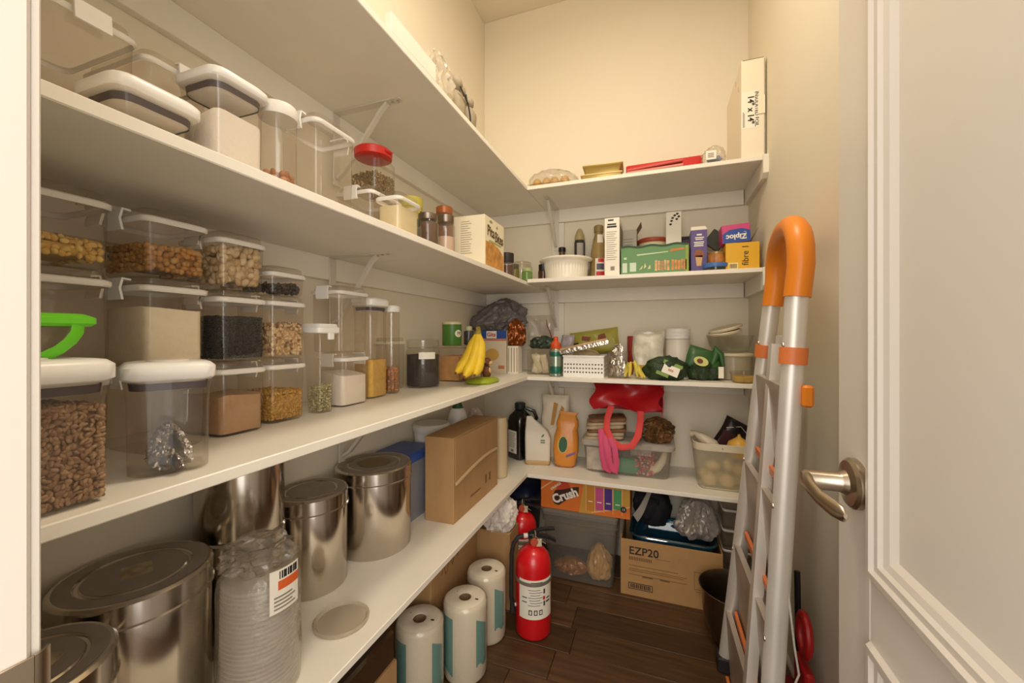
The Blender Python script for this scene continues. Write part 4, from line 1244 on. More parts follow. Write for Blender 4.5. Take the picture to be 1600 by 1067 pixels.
# steel mixing bowl
t = thing('mixing_bowl', 'deep steel mixing bowl on the floor by the ladder foot', 'bowl', (.243, 1.505, 0))
part('bowl', MB().lathe([(.05, .0005), (.062, .002), (.080, .03), (.098, .10), (.104, .17), (.109, .184), (.111, .187), (.108, .188), (.101, .170), (.095, .10), (.077, .032), (.058, .006), (.001, .005)], 48, cap1=False), mat('bowl_steel', '#8a7c6a', .3, 1.0, var=.1, vscale=10), t, smooth=50)
part('foot_ring', MB().lathe([(.055, 0), (.058, .003), (.055, .006)], 32, cap0=False, cap1=False), STEELD, t)

# ------------------------------------------------------------------ lowest shelf, back wall
t = thing('juice_bottle', 'large dark bottle with black cap and white label in the shelf corner', 'bottle', (-.618, 1.83, T2), rz=-.55)
DB = mat('dark_bottle', '#14110f', .15, coat=.5)
part('body', MB().rr([(.0005, .042, .042, .02), (.006, .047, .047, .02), (.15, .047, .047, .02), (.175, .051, .051, .03), (.20, .046, .046, .03), (.222, .028, .028, .024), (.232, .020, .020, .018)], n=5), DB, t, smooth=50)
part('cap', MB().lathe([(.024, .232), (.026, .235), (.026, .258), (.022, .262)], 24), mat('cap_black', '#1c2a2a', .45), t)
part('handle', MB().tube([(.02, .02, .236), (.05, .045, .222), (.060, .052, .19), (.046, .04, .165)], .009, 8), DB, t)
f = face_y(0, -.047, 0)
part('label_plate', MB().rects([(-.030, .03, .030, .135)], f, .0006), WCARD, t)
part('print_lines', MB().rects([(-.026, .122 - .008 * i, .022 - .004 * (i % 3), .1245 - .008 * i) for i in range(9)] + [(-.01, .036, .008, .046)], f, .0009), INKG, t)
PB = mat('paper_bag', '#e4d8c0', .65, bump=.25, bscale=40)
t = thing('flour_bag', 'tall cream bag with tan wheat print standing behind the white bag', 'bag', (-.450, 1.845, T2), rz=-.05)
part('bag', MB().pillow(.135, .305, .06, .008, 3, 14, .7), PB, t, smooth=50)
part('print', MB().poly([(-.012, .17), (.004, .17), (.024, .27), (.004, .275)], face_y(0, -.0325, 0)).poly([(.012, .17), (.024, .17), (.052, .25), (.04, .262)], face_y(0, -.030, 0)), mat('ink_wheat', '#b98a4a', .6), t)
part('seal_print', MB().poly([(.01 + .022 * math.cos(a), .14 + .022 * math.sin(a)) for a in np.arange(0, 6.28, .4)], face_y(0, -.0355, 0)), mat('ink_cream', '#e0d4bc', .6), t)
t = thing('sugar_bag', 'white paper bag with small green leaf mark beside the dark bottle', 'bag', (-.512, 1.772, T2), rz=.2)
rows = [(.0005, .050, .028, .01, 0), (.01, .056, .034, .012, 0), (.12, .058, .034, .012, 0), (.150, .052, .026, .012, -.006), (.178, .034, .014, .010, -.022), (.198, .020, .007, .006, -.034), (.214, .012, .004, .003, -.040)]
part('bag', MB().loft([[(p[0] + o_, p[1], p[2]) for p in rring(a_, b_, r_, z_, 4)] for z_, a_, b_, r_, o_ in rows]), mat('white_bag', '#e2d8c8', .6, bump=.35, bscale=30), t, smooth=50)
part('leaf_mark', MB().poly([(.016, .128), (.022, .138), (.032, .143), (.026, .130)], face_y(0, -.036, 0)).rects([(.014, .102, .034, .106), (.014, .112, .034, .116)], face_y(0, -.036, 0)), mat('ink_green', '#4a7a50', .6), t)
part('tan_foot', MB().rr([(.0008, .0505, .0285, .01), (.01, .0565, .0345, .012), (.022, .0567, .0346, .012)], False, False), mat('ink_straw', '#c9a878', .7), t)
t = thing('candy_bag', 'orange snack bag with oval dark green badge, leaning', 'bag', (-.390, 1.775, T2), rz=.15, rot=(math.radians(-4), math.radians(4), .15))
OB = mat('orange_bag', '#dd8e38', .32, bump=.35, bscale=35)
part('bag', MB().rr([(.002, .034, .026, .02), (.012, .046, .034, .024), (.07, .056, .038, .028), (.13, .054, .036, .028), (.165, .046, .030, .024), (.185, .050, .028, .02), (.205, .046, .022, .015), (.225, .036, .010, .008), (.24, .044, .004, .004)], n=5), OB, t, smooth=60)
part('badge', MB().poly([(-.012 + .019 * math.cos(a), .100 + .034 * math.sin(a)) for a in np.arange(0, 6.28, .3)], face_y(0, -.039, 0)), mat('ink_badge', '#2c5a34', .5), t)
part('badge_rim', MB().poly([(-.012 + .022 * math.cos(a), .100 + .037 * math.sin(a)) for a in np.arange(0, 6.28, .3)], face_y(0, -.0385, 0), .0004), mat('ink_lemon', '#e0c870', .5), t)
part('stripe', MB().poly([(.005, .045), (.045, .066), (.045, .076), (.005, .056)], face_y(0, -.038, 0)), mat('ink_violet', '#7a5a8c', .5), t)

# translucent storage tub with lid
bx, by = -.122, 1.825
t = thing('storage_tub', 'translucent lidded storage tub with clipped corners on the back shelf', 'storage tub', (bx, by, T2))
TUB = clear('tub_plastic', '#f4f1ec', .16, .15, hazecol='#d4ccc0')
part('body', MB().rr([(.0005, .160, .085, .03), (.004, .166, .09, .03), (.120, .178, .100, .03)], True, False), TUB, t)
part('lid', MB().rr([(.116, .186, .106, .03), (.120, .190, .109, .03), (.134, .190, .109, .03), (.140, .182, .101, .03)]), clear('tub_lid', '#d8d2c8', .62, .2, hazecol='#d2cabd'), t)
part('clip_tab', MB().box(.02, .10, -.113, -.108, .095, .135, .002), TUB, t)
single('green_packet', 'green packet seen through the middle of the storage tub', 'packet', MB().box(-.06, .06, -.02, .02, 0, .062, .004), mat('packet_green', '#2c8a62', .5), (bx - .01, by - .055, T2 + .005))
single('picture_packet', 'white picture packet at the left inside the storage tub', 'packet', MB().box(-.045, .045, -.012, .012, 0, .098, .002), mat('packet_white', '#d8d0c8', .5, var=.25, vscale=30), (bx - .122, by - .06, T2 + .005))
single('red_candies', 'bag of small red candies inside the storage tub', 'candies', grain_mesh('red_candies', [(random.uniform(-.038, .038) * (1 - .006 * z), random.uniform(-.02, .02), .006 + z * .011) for z in range(8) for _ in range(10)], (.014, .012, .012), mat('candy_red', island=('#c8343c', '#d8606a', '#e8b0a8', '#b02028'), rough=.35)), None, (bx + .072, by - .055, T2 + .004), kind='stuff')
single('white_gourd', 'long pale gourd leaning at the right end inside the storage tub', 'gourd', MB().tube([(-.04, 0, .018), (-.028, 0, .02), (-.008, 0, .03), (.012, .0, .058), (.022, 0, .09), (.026, 0, .108)], [.006, .016, .018, .015, .012, .006], 14), mat('gourd_pale', '#e6dcc0', .5), (bx + .128, by - .055, T2 + .004), smooth=60)
# things lying on the tub lid
TZ = T2 + .1405
t = thing('folded_cloth', 'folded striped beige cloth stacked on the storage tub', 'cloth', (-.215, 1.80, TZ), rz=.08)
CL = mat('cloth_beige', '#c2ae90', .9, var=.12, vscale=50, bump=.3, bscale=150)
CL2 = mat('cloth_brown', '#8c6444', .9, var=.2, vscale=50, bump=.3, bscale=150)
for i in range(6):
    part('fold', MB().rr([(0, .075, .06, .02), (.004, .082 - .003 * (i % 2), .066, .02), (.011, .082 - .003 * (i % 2), .066, .02), (.0145, .076, .06, .02)]), CL2 if i % 3 == 2 else CL, t, (.004 * (i % 3), -.003 * (i % 2), .015 * i), (0, math.radians(-4), .03 * (i - 2)), smooth=60)
single('brown_bundle', 'brown and gold leafy patterned bag heaped on the tub right side', 'bag', MB().sack(.13, .12, .10, 31, -.05, .32, .2, 5, 4.0), mat('leaf_brown', '#6a4a26', .4, var=.7, vscale=24, bump=.4, bscale=40), (.000, 1.80, TZ), smooth=40)
t = thing('red_bag', 'folded glossy red carrier bag with ribbon handles on top of the cloth', 'bag', (-.125, 1.80, TZ + .099))
RB = mat('red_bag_skin', '#b4141e', .32, bump=.1, bscale=14)


def red_sheet(u, v):
    x = -.135 + .275 * u + .012 * math.sin(7 * v)
    z = .135 - .11 * v * (1 - .30 * math.sin(PI * u)) - .01 * math.cos(9 * u) * v + .018 * math.sin(5 * u + 2) * v
    y = -.03 - .05 * v - .028 * math.sin(2.2 * PI * u + .6) * math.sin(PI * v)
    return (x, y, z)


part('front_panel', MB().sheet(red_sheet, 18, 10, .004), RB, t, smooth=40)
part('back_panel', MB().sheet(lambda u, v: (-.12 + .27 * u, .05 + .015 * math.sin(6 * u), .134 - .12 * v), 10, 6, .004), RB, t)
part('gusset', MB().sheet(lambda u, v: (.143 + .006 * math.sin(3 * v), -.04 + .09 * u, .134 - .125 * v), 4, 6, .004), RB, t)
part('top_fold', MB().sheet(lambda u, v: (-.130 + .27 * u, -.03 + .08 * v, .134 - .02 * math.sin(PI * v) * math.sin(PI * u)), 10, 5, .004), RB, t)
RH = mat('ribbon_red', '#d83a34', .6)
hp = [(-.055, -.075, .05), (-.07, -.092, 0), (-.072, -.106, -.04), (-.050, -.118, -.085), (-.012, -.122, -.108), (.030, -.118, -.10), (.052, -.108, -.06), (.060, -.095, -.01), (.062, -.08, .035)]
part('handle', MB().tube(hp, [(.002, .013)] * len(hp), 8, flat=(0, -1, .2)), RH, t, smooth=60)
RP = mat('ribbon_pink', '#d24a74', .6)
for x0, x1, y_ in ((-.095, -.075, -.126), (-.080, -.048, -.129)):
    part('loose_ribbon', MB().tube([(x0, -.095, -.045), (x0 + .004, y_ + .006, -.09), ((x0 + x1) / 2, y_, -.15), (x1, y_, -.20), (x1 + .012, y_ + .002, -.212), (x1 + .018, y_ + .002, -.17), (x1 + .010, y_ + .004, -.11), (x0 + .02, y_ + .012, -.075)],
                                   [(.002, .012)] * 8, 8, flat=(0, -1, .1)), RP, t, smooth=60)
# mesh basket with onions
kx, ky = .237, 1.765
t = thing('mesh_basket', 'cream metal mesh basket of onions at the right end of the lowest shelf', 'basket', (kx, ky, T2))


MESH = clear('mesh_cream', '#ffffff', .42, .4, hazecol='#d6c9ab', refl=.3)
BK = mat('basket_cream', '#dfd3b8', .5)
part('mesh_wall', MB().rr([(.0008, .082, .072, .03), (.006, .088, .078, .035), (.152, .104, .094, .04)], True, False, 6), MESH, t)
part('rim', MB().rr([(.150, .104, .094, .04), (.150, .1065, .0965, .04), (.176, .108, .098, .04), (.177, .105, .095, .04), (.150, .103, .093, .04)], False, False, 6), BK, t)
part('base_ring', MB().rr([(.0, .080, .070, .03), (.003, .085, .075, .03), (.006, .083, .073, .03)], False, False, 6), BK, t)
part('rim_screw', MB().lathe([(.003, 0), (.0, .001)], 8, T=Matrix.Translation((-.01, -.0972, .163)) @ Matrix.Rotation(PI / 2, 4, 'X')), NICKEL, t)
ON = mat('onion_pale', '#d8bd84', .45, var=.1, vscale=30)
ons = [(-.048, -.045, .001), (.012, -.048, .001), (.052, -.005, .001), (-.012, .012, .001), (-.054, .02, .001), (-.032, -.020, .050), (.028, -.012, .050), (.055, -.050, .049)]
for dx, dy, dz in ons:
    m = MB().lathe([(.002, 0), (.014, .003), (.026, .014), (.029, .026), (.025, .040), (.012, .050), (.004, .056), (.003, .062)], 20)
    single('onion', 'pale onion inside the cream mesh basket', 'onion', m, ON, (kx + dx, ky + dy, T2 + .004 + dz), random.uniform(0, 6), group='onions in the mesh basket', smooth=60)
t = thing('yellow_onion', 'large yellow onion on top of the mesh basket', 'onion', (kx + .052, ky - .052, T2 + .115))
part('bulb', MB().lathe([(.004, 0), (.026, .006), (.042, .026), (.044, .044), (.036, .066), (.016, .080), (.006, .088), (.004, .096)], 28), mat('onion_gold', '#d9a844', .4, var=.12, vscale=14, stretch=(1, 1, .2)), t, smooth=60)
t = thing('coffee_pouch', 'black and maroon pouch with white outline in the mesh basket', 'pouch', (kx + .02, ky + .05, T2 + .11), rot=(math.radians(-12), math.radians(28), .1))
part('pouch', MB().pillow(.12, .14, .04, .008, 9, 12, .8), mat('pouch_black', '#241a1c', .35, bump=.3, bscale=30), t)
part('white_line', MB().tube([(-.045, -.022, .09), (.0, -.024, .12), (.045, -.022, .10), (.045, -.022, .05), (.0, -.024, .03)], .0015, 6), WCARD, t)
part('maroon_side', MB().rects([(-.05, .02, -.005, .08)], face_y(0, -.0225, 0)), mat('ink_maroon', '#4a1c20', .5), t)
single('clear_bag', 'twisted clear plastic bag at the left of the mesh basket', 'bag', MB().tube([(-.055, 0, .05), (-.04, 0, .055), (-.015, 0, .04), (.02, 0, .015), (.045, 0, .0)], [.014, .010, .02, .026, .012], 16), mat('bag_frosted', '#cbbca6', .35, bump=.8, bscale=50), (kx - .058, ky - .045, T2 + .145), -.3, smooth=60)

# ------------------------------------------------------------------ counter-height shelf, back wall
t = thing('clear_bin', 'clear open bin of white and green packets in the back corner', 'container', (-.492, 1.765, T3))
part('body', MB().rr([(.0005, .050, .065, .008), (.112, .055, .070, .008)], True, False), CLEAR, t)
for i, (dx, c, h, an) in enumerate(((-.028, '#d8d0bc', .085, .25), (.0, '#c9c2a0', .09, -.3), (.026, '#cfc0a0', .082, -.15))):
    single('paper_packet', ('white folded packet at the left in the clear corner bin', 'greenish folded packet in the middle of the clear corner bin', 'tan folded packet at the right in the clear corner bin')[i], 'packet',
           MB().pillow(.03, h, .016, .004, i, 8), mat('packet_%d' % i, c, .6), (-.492 + dx, 1.735, T3 + .006), rot=(0, an, 0))
single('dark_green_pack', 'dark green and black packet lying on top of the clear corner bin', 'packet', MB().blob(.10, .08, .05, .35, 2.4, 17, 4, True, ridge=True), mat('pack_darkgreen', '#2c3a2c', .4, var=.6, vscale=30, bump=.4, bscale=50), (-.485, 1.76, T3 + .114), smooth=30)
single('paper_straws', 'upright tan striped paper packet behind the green canister', 'packet', MB().box(-.018, .018, -.012, .012, 0, .135, .003), mat('straw_tan', '#b88a64', .6, var=.3, vscale=40, stretch=(6, 6, .2)), (-.425, 1.775, T3))
t = thing('spray_can', 'teal and silver canister with orange red cap on the back shelf', 'can', (-.405, 1.672, T3))
TG = mat('can_teal', '#2c6a58', .3, .3)
part('body', MB().lathe([(.022, .0005), (.026, .003), (.026, .105), (.022, .115), (.016, .122)], 28), mat('can_silver', '#9aa89a', .25, .6), t)
part('print_band', MB().lathe([(.0264, .012), (.0266, .013), (.0266, .042), (.0264, .043)], 28, cap0=False, cap1=False).lathe([(.0264, .085), (.0266, .086), (.0266, .103), (.0264, .104)], 28, cap0=False, cap1=False), TG, t)
part('cap', MB().lathe([(.022, .116), (.023, .118), (.021, .138), (.010, .150), (.009, .166), (.006, .168)], 24), mat('cap_orangered', '#d2501e', .4), t)
# white perforated basket: every wall is a grid with real holes
t = thing('perforated_basket', 'white perforated plastic basket of snack bags on the back shelf', 'basket', (-.287, 1.745, T3))
m = MB()
w, d, h = .082, .085, .088
for ax in (0, 1):
    L_ = w if ax == 0 else d
    D_ = d if ax == 0 else w
    nh = 13
    for s in (-1, 1):
        def bx_(u0, u1, z0, z1):
            if ax == 0:
                m.box(u0, u1, s * D_ - .0015, s * D_ + .0015, z0, z1, .0003)
            else:
                m.box(s * D_ - .0015, s * D_ + .0015, u0, u1, z0, z1, .0003)
        zs = [(0, .018), (.024, .034), (.040, .050), (.056, h)]
        for a, b in zs:
            bx_(-L_, L_, a, b)
        for (a, b) in ((.018, .024), (.034, .040), (.050, .056)):
            st = 2 * L_ / nh
            for q in range(nh + 1):
                u = -L_ + st * q
                bx_(max(-L_, u - st * .26), min(L_, u + st * .26), a, b)
m.box(-w, w, -d, d, 0, .003, .001)
part('walls', m, WHITEP, t)
part('rim', MB().rr([(h - .003, w + .002, d + .002, .004), (h - .003, w + .005, d + .005, .006), (h + .002, w + .005, d + .005, .006), (h + .002, w + .001, d + .001, .004)], False, False, 2), WHITEP, t)
t = thing('foil_sleeve', 'long silver foil edged snack sleeve lying on the perforated basket', 'packet', (-.287, 1.685, T3 + .128), rot=(0, math.radians(-13), 0))
part('sleeve', MB().box(-.10, .10, -.028, .028, -.012, .012, .004), mat('sleeve_tan', '#b89a70', .45, var=.2, vscale=20, bump=.3, bscale=50), t)
part('foil_edge', MB().box(-.10, .105, -.031, -.027, -.013, .004, .001), FOIL, t)
single('cream_snack_bag', 'crinkled cream snack bag filling the perforated basket', 'bag', MB().sack(.152, .155, .112, 41, .1, .16, .1, 4), mat('bag_cream', '#c9b48c', .4, bump=.6, bscale=35), (-.287, 1.748, T3 + .004), smooth=35)
t = thing('chip_bag', 'yellow green snack bag with vegetable print leaning on the back wall', 'bag', (-.270, 1.90, T3 + .085), rot=(math.radians(-8), math.radians(-8), 0))
part('bag', MB().pillow(.225, .115, .04, .008, 7, 14), mat('bag_lime', '#b0a848', .4, bump=.25, bscale=30), t)
f = face_y(0, -.0215, 0)
part('print', MB().poly([(-.055, .07), (-.02, .062), (-.01, .08), (-.05, .09)], f).poly([(.02, .06), (.06, .065), (.055, .09), (.025, .085)], f), mat('ink_veg', '#8a4a2c', .6), t)
part('dark_logo', MB().rects([(-.095, .035, -.070, .062)], f), INK, t)
single('purple_print_bag', 'small white bag with purple print behind the teal canister', 'bag', MB().pillow(.06, .115, .03, .008, 4, 10), mat('bag_lilac', '#b8aeb4', .45, var=.45, vscale=28), (-.395, 1.86, T3 + .06))
t = thing('clear_bin', 'narrow clear bin holding foil wrapped snacks beside the perforated basket', 'container', (-.152, 1.745, T3))
part('body', MB().rr([(.0005, .036, .085, .006), (.105, .039, .088, .006)], True, False), CLEAR, t)
single('foil_snack', 'silver foil wrapped snack standing in the narrow clear bin', 'packet', MB().sack(.062, .06, .135, 6, .1, .35, .2, 4, 4.0), FOIL, (-.152, 1.70, T3 + .006), smooth=30)
single('red_tin', 'small red tin with dark lid behind the narrow clear bin', 'tin', MB().lathe([(.026, .0005), (.027, .003), (.027, .165), (.025, .17)], 24), mat('tin_red', '#a83a2a', .4), (-.100, 1.885, T3))
t = thing('rice_bag', 'clear bag of white grains with red printed top on the back shelf', 'bag', (-.035, 1.80, T3))
part('bag', MB().pillow(.125, .19, .075, .012, 12, 14), mat('bag_rice', '#e6dfcc', .35, var=.12, vscale=50, bump=.3, bscale=40), t)
part('top_print', MB().rects([(-.045, .135, .0, .160)], face_y(0, -.030, 0)), mat('ink_scarlet', '#b8322a', .5), t)
part('white_top', MB().tube([(-.055, -.01, .165), (0, -.015, .180), (.055, -.005, .165)], [(.012, .008)] * 3, 8), WHITEP, t)
part('grain_layer', MB().rects([(-.05, .005, .05, .05)], face_y(0, -.034, 0)), mat('ink_grain', '#c9a44c', .7, var=.25, vscale=60), t)
for i, (x0, y0, x1, y1, c) in enumerate(((-.10, 1.665, -.105, 1.68, 0), (-.085, 1.662, -.072, 1.675, 0), (-.092, 1.675, -.045, 1.66, 0), (-.085, 1.69, -.053, 1.652, 0), (-.112, 1.70, -.122, 1.668, 0))):
    zt = (.065, .070, .064, .055, .06)[i]
    single('wax_bean', 'pale yellow wax bean in the small pile beside the avocado bags', 'vegetable',
           MB().tube([(x0, y0 + .02, T3 + zt), ((x0 * .6 + x1 * .4), y0 + .006, T3 + zt * .75), ((x0 + x1 * 2) / 3, y1, T3 + .026), (x1, y1 - .006, T3 + .0085)], [.004, .0085, .008, .0045], 10), mat('bean_yellow', '#d3c04e', .5), group='wax beans on the back shelf', smooth=60)
t = thing('white_jar', 'white plastic supplement jar with ribbed lid behind the avocado bags', 'jar', (.080, 1.825, T3))
part('body', MB().lathe([(.044, .0005), (.048, .004), (.048, .150), (.044, .158)], 32), mat('jar_white', '#ded6c8', .4), t)
part('lid', MB().lathe([(.047, .158), (.049, .160), (.049, .168), (.047, .170), (.049, .172), (.049, .182), (.047, .184), (.049, .186), (.049, .198), (.046, .201)], 32), WHITEP, t)
AV = mat('avocado_net', '#24381c', .5, var=.4, vscale=40, bump=.7, bscale=120)
AVB = mat('avocado_label', '#2f5a2a', .4, bump=.2, bscale=30)
f0 = lambda t_, c, r_, n_, m_, w_, h_, z_: None
t = thing('avocado_bag', 'dark green avocado bag with white label at the shelf front', 'bag', (.030, 1.690, T3))
part('bag', MB().blob(.155, .095, .092, .22, 2.0, 51, 4, True), AV, t, smooth=50)
fr = lambda cx_, cy_, cz_, rot_: (lambda u, v, d_: tuple(Vector((cx_, cy_, cz_)) + Matrix.Rotation(rot_, 3, 'Y') @ Vector((u, -d_, v)) + Vector((0, .45 * v, 0))))
part('label_plate', MB().rects([(-.030, -.017, .030, .017)], fr(.018, -.050, .040, math.radians(22)), .0012), WCARD, t)
part('label_print', MB().rects([(-.01, -.004, .01, .004)], fr(.018, -.0515, .040, math.radians(22)), .0010), mat('ink_pinkish', '#c89a8c', .6), t)
part('green_band', MB().rects([(-.036, .017, .036, .030), (-.046, -.03, .0, -.018)], fr(.018, -.049, .040, math.radians(22)), .0010), mat('ink_avocado', '#7d9a48', .5), t)
t = thing('avocado_bag', 'dark green avocado bag printed with a halved avocado, gathered at the top', 'bag', (.167, 1.730, T3))
part('bag', MB().blob(.125, .10, .085, .22, 2.1, 57, 4, True), AV, t, smooth=50)
part('header', MB().pillow(.12, .085, .02, .008, 15, 10), AVB, t, (-.012, -.035, .045), (math.radians(-25), math.radians(18), 0))
f = fr(-.012, -.062, .075, math.radians(18))
part('avocado_print', MB().poly([(.026 * math.cos(a), .017 * math.sin(a)) for a in np.arange(0, 6.28, .3)], f, .001), mat('ink_flesh', '#c9c87a', .5), t)
part('stone_print', MB().poly([(-.004 + .011 * math.cos(a), .0 + .009 * math.sin(a)) for a in np.arange(0, 6.28, .4)], fr(-.012, -.0635, .075, math.radians(18)), .001), mat('ink_stone', '#6a3a20', .5), t)
part('gathered_top', MB().tube([(.03, -.02, .06), (.045, -.015, .10), (.04, -.01, .125), (.06, -.015, .10), (.068, -.02, .055)], [.012, .016, .012, .012, .006], 10), AVB, t, smooth=50)
part('white_tag', MB().box(.048, .066, -.052, -.050, .012, .055, .0005), WCARD, t)
# bowls at the right end
t = thing('plastic_tub', 'frosted round plastic tub under the glass bowl at the right end', 'tub', (.282, 1.785, T3))
part('body', MB().lathe([(.052, .0005), (.058, .004), (.062, .092), (.065, .095)], 36, cap1=False), clear('frost_tub', '#ded6c4', .5, .25, hazecol='#d6cab0'), t)
part('lid', MB().lathe([(.066, .093), (.067, .096), (.067, .102), (.060, .104)], 36), mat('lid_frost', '#d6c9ac', .45), t)
t = thing('glass_bowl', 'ribbed clear glass bowl stacked on the frosted tub', 'bowl', (.268, 1.788, T3 + .1045))
part('bowl', MB().lathe([(.045, .0), (.060, .004), (.074, .03), (.082, .062), (.085, .066), (.083, .068), (.078, .062), (.070, .03), (.056, .008), (.001, .006)], 40, cap1=False), GLASS, t, smooth=50)
LO_ = mat('lid_offwhite', '#ddd0b4', .45)
for i in range(2):
    single('shallow_dish', ('lower tilted white shallow dish resting in the glass bowl', 'upper tilted white shallow dish resting in the glass bowl')[i], 'dish',
           MB().lathe([(.050, 0), (.060, .002), (.062, .009), (.058, .012), (.040, .010), (.001, .010)], 32), LO_, (.250 + .004 * i, 1.785, T3 + .178 + .0155 * i), rot=(math.radians(6), math.radians(-11 - 4 * i), 0))
t = thing('dip_tub', 'small clear tub of yellow dip at the right shelf edge', 'tub', (.297, 1.672, T3))
part('body', MB().lathe([(.036, .0005), (.040, .003), (.0435, .034)], 32, cap1=False), CLEAR, t)
part('lid', MB().lathe([(.045, .033), (.046, .036), (.046, .040), (.042, .041)], 32), CLEAR, t)
jar_fill('yellow_dip', 'yellow dip inside the small clear tub', (.297, 1.672, T3), .037, .003, .024, mat('dip_yellow', '#c9a848', .6, var=.15, vscale=40), 'dip')

# ------------------------------------------------------------------ middle shelf, back wall
t = thing('casserole_dish', 'round white fluted casserole dish on the middle back shelf', 'dish', (-.381, 1.762, T4))
seg = 96
prof = [(.085, .0008, 0), (.090, .003, 0), (.0925, .012, 1), (.096, .060, 1), (.098, .078, 1), (.100, .082, 0), (.116, .088, 0), (.118, .093, 0), (.115, .097, 0), (.100, .096, 0), (.094, .080, 0), (.088, .012, 0), (.082, .007, 0), (.001, .006, 0)]
rings = [[((r + (.0014 * fl * (1 if i % 2 else -1))) * math.cos(2 * PI * i / seg), (r + (.0014 * fl * (1 if i % 2 else -1))) * math.sin(2 * PI * i / seg), z) for i in range(seg)] for r, z, fl in prof]
part('dish', MB().loft(rings, True, False), mat('white_ceramic', '#efe8d8', .25), t, smooth=45)
jar('small spice jar with black cap behind the casserole dish', (-.430, 1.903, T4), .015, .185, .020, BLACKP, clear('tan_glass', '#c09a70', .4, hazecol='#a07a50'), 'spice_jar', .016)
t = thing('sauce_bottle', 'slim dark printed bottle with tan top behind the casserole dish', 'bottle', (-.345, 1.90, T4))
part('body', MB().lathe([(.022, .0005), (.025, .003), (.025, .20), (.02, .215)], 24), mat('bottle_dark', '#3a3834', .4, var=.4, vscale=40), t)
part('label_plate', MB().rects([(-.016, .10, .016, .195)], face_cyl(.0254, -1.3), .0005), mat('ink_silver', '#b8b0a4', .5), t)
part('cap', MB().lathe([(.023, .21), (.024, .215), (.021, .235), (.010, .262), (.006, .266)], 20), mat('cap_tan', '#b8a878', .5), t)
t = thing('vinegar_bottle', 'tapered glass bottle with red and white label beside the white carton', 'bottle', (-.242, 1.795, T4))
part('body', MB().lathe([(.034, .0005), (.038, .004), (.038, .075), (.033, .13), (.024, .18), (.018, .205), (.018, .218)], 28), mat('bottle_amber', '#8a7448', .25, var=.15, vscale=15), t)
part('cap', MB().lathe([(.020, .214), (.021, .217), (.021, .240), (.017, .244)], 20), mat('cap_olive', '#8a7a48', .5), t)
part('label_plate', MB().rects([(-.024 + .006 * i, .012, -.018 + .006 * i, .095) for i in range(8)], face_cyl(.0386, -1.2), .0005), mat('ink_cream2', '#d8cfbe', .55), t)
part('red_print', MB().rects([(-.020 + .006 * i, .012, -.014 + .006 * i, .038) for i in range(6)] + [(-.012, .078, .014, .094)], face_cyl(.0392, -1.2), .0005), mat('ink_red', '#b3262a', .5), t)
part('dark_print', MB().rects([(-.018, .046, .014, .072)], face_cyl(.0392, -1.2), .0005), mat('ink_slate', '#4a4658', .5), t)
part('neck_label', MB().rects([(-.012, .165, .014, .20)], face_cyl(.0265, -1.2), .0005), MATS['ink_cream2'], t)
t = thing('tall_carton', 'tall narrow white printed carton left of the green box', 'box', (-.170, 1.735, T4))
part('carton', MB().box(-.029, .029, -.085, .085, 0, .232, .001), WCARD, t)
f = face_y(0, -.085, 0)
part('print_lines', MB().rects([(-.022, .175 - .0085 * i, .018 - .005 * (i % 3), .177 - .0085 * i) for i in range(14)] + [(-.006, .022, .010, .038)], f, .0005), INKG, t)
part('title_print', MB().rects([(-.020, .193, .018, .200), (-.018, .203, .016, .209), (-.016, .220, .006, .226)], f, .0006), INK, t)
part('side_print', MB().rects([(-.07, .04, .07, .21)], lambda u, v, d_: (.029 + d_, u, v), .0005), mat('ink_sideblue', '#7a7468', .6, var=.5, vscale=30), t)
t = thing('grey_carton', 'pale grey carton with open flap behind the green box', 'box', (-.120, 1.872, T4))
part('carton', MB().box(-.036, .036, -.045, .045, 0, .222, .001), mat('carton_grey', '#b9b0a6', .6), t)
part('flap', MB().sheet(lambda u, v: (.036 + .018 * u, -.045 + .09 * v, .222 + .03 * u - .0 * v), 3, 3, .0015), mat('flap_brown', '#8a7258', .7), t)
part('print_lines', MB().rects([(-.02, .12 + .012 * i, .02, .123 + .012 * i) for i in range(6)], face_y(0, -.045, 0), .0005), INKG, t)
t = thing('red_lid_tub', 'round tub with flat red lid behind the green box', 'tub', (-.018, 1.870, T4))
part('body', MB().lathe([(.050, .0005), (.055, .004), (.060, .165)], 36), mat('tub_cream', '#d9cba8', .5), t)
part('lid', MB().lathe([(.063, .162), (.065, .165), (.065, .178), (.060, .181)], 36), mat('lid_brick', '#a8442c', .5), t)
t = thing('bar_box', 'wide green snack bar box with photo prints on the middle back shelf', 'box', (-.012, 1.715, T4))
GB = mat('carton_green', '#5c8a50', .45)
part('carton', MB().box(-.124, .124, -.062, .062, 0, .110, .001), GB, t)
part('torn_top', MB().sheet(lambda u, v: (-.122 + .244 * u, -.0625, .106 + .008 * v + .003 * math.sin(17 * u)), 20, 1, .001), mat('green_dark', '#2c4a2c', .6), t)
f = face_y(0, -.062, 0)
part('title_swash', MB().poly([(-.062, .074), (.05, .082), (.052, .085), (-.064, .079)], f), mat('ink_mint', '#cfe0b8', .5), t)
part('orange_word', MB().poly([(.056, .082), (.108, .088), (.108, .096), (.060, .092)], f), mat('ink_orange2', '#c87a34', .5), t)
part('white_panel', MB().rects([(-.118, .010, -.100, .048), (-.090, .013, -.066, .048), (-.112, .062, -.102, .070)], f), mat('ink_paleblue', '#c9d8c4', .5), t)
part('nut_print', MB().poly([(-.055, .018), (-.045, .022), (-.040, .035), (-.046, .03)], f).poly([(-.038, .022), (-.033, .045), (-.028, .03)], f).poly([(-.024, .02), (-.014, .038), (-.012, .022)], f), mat('ink_nut', '#d9cf9c', .6), t)
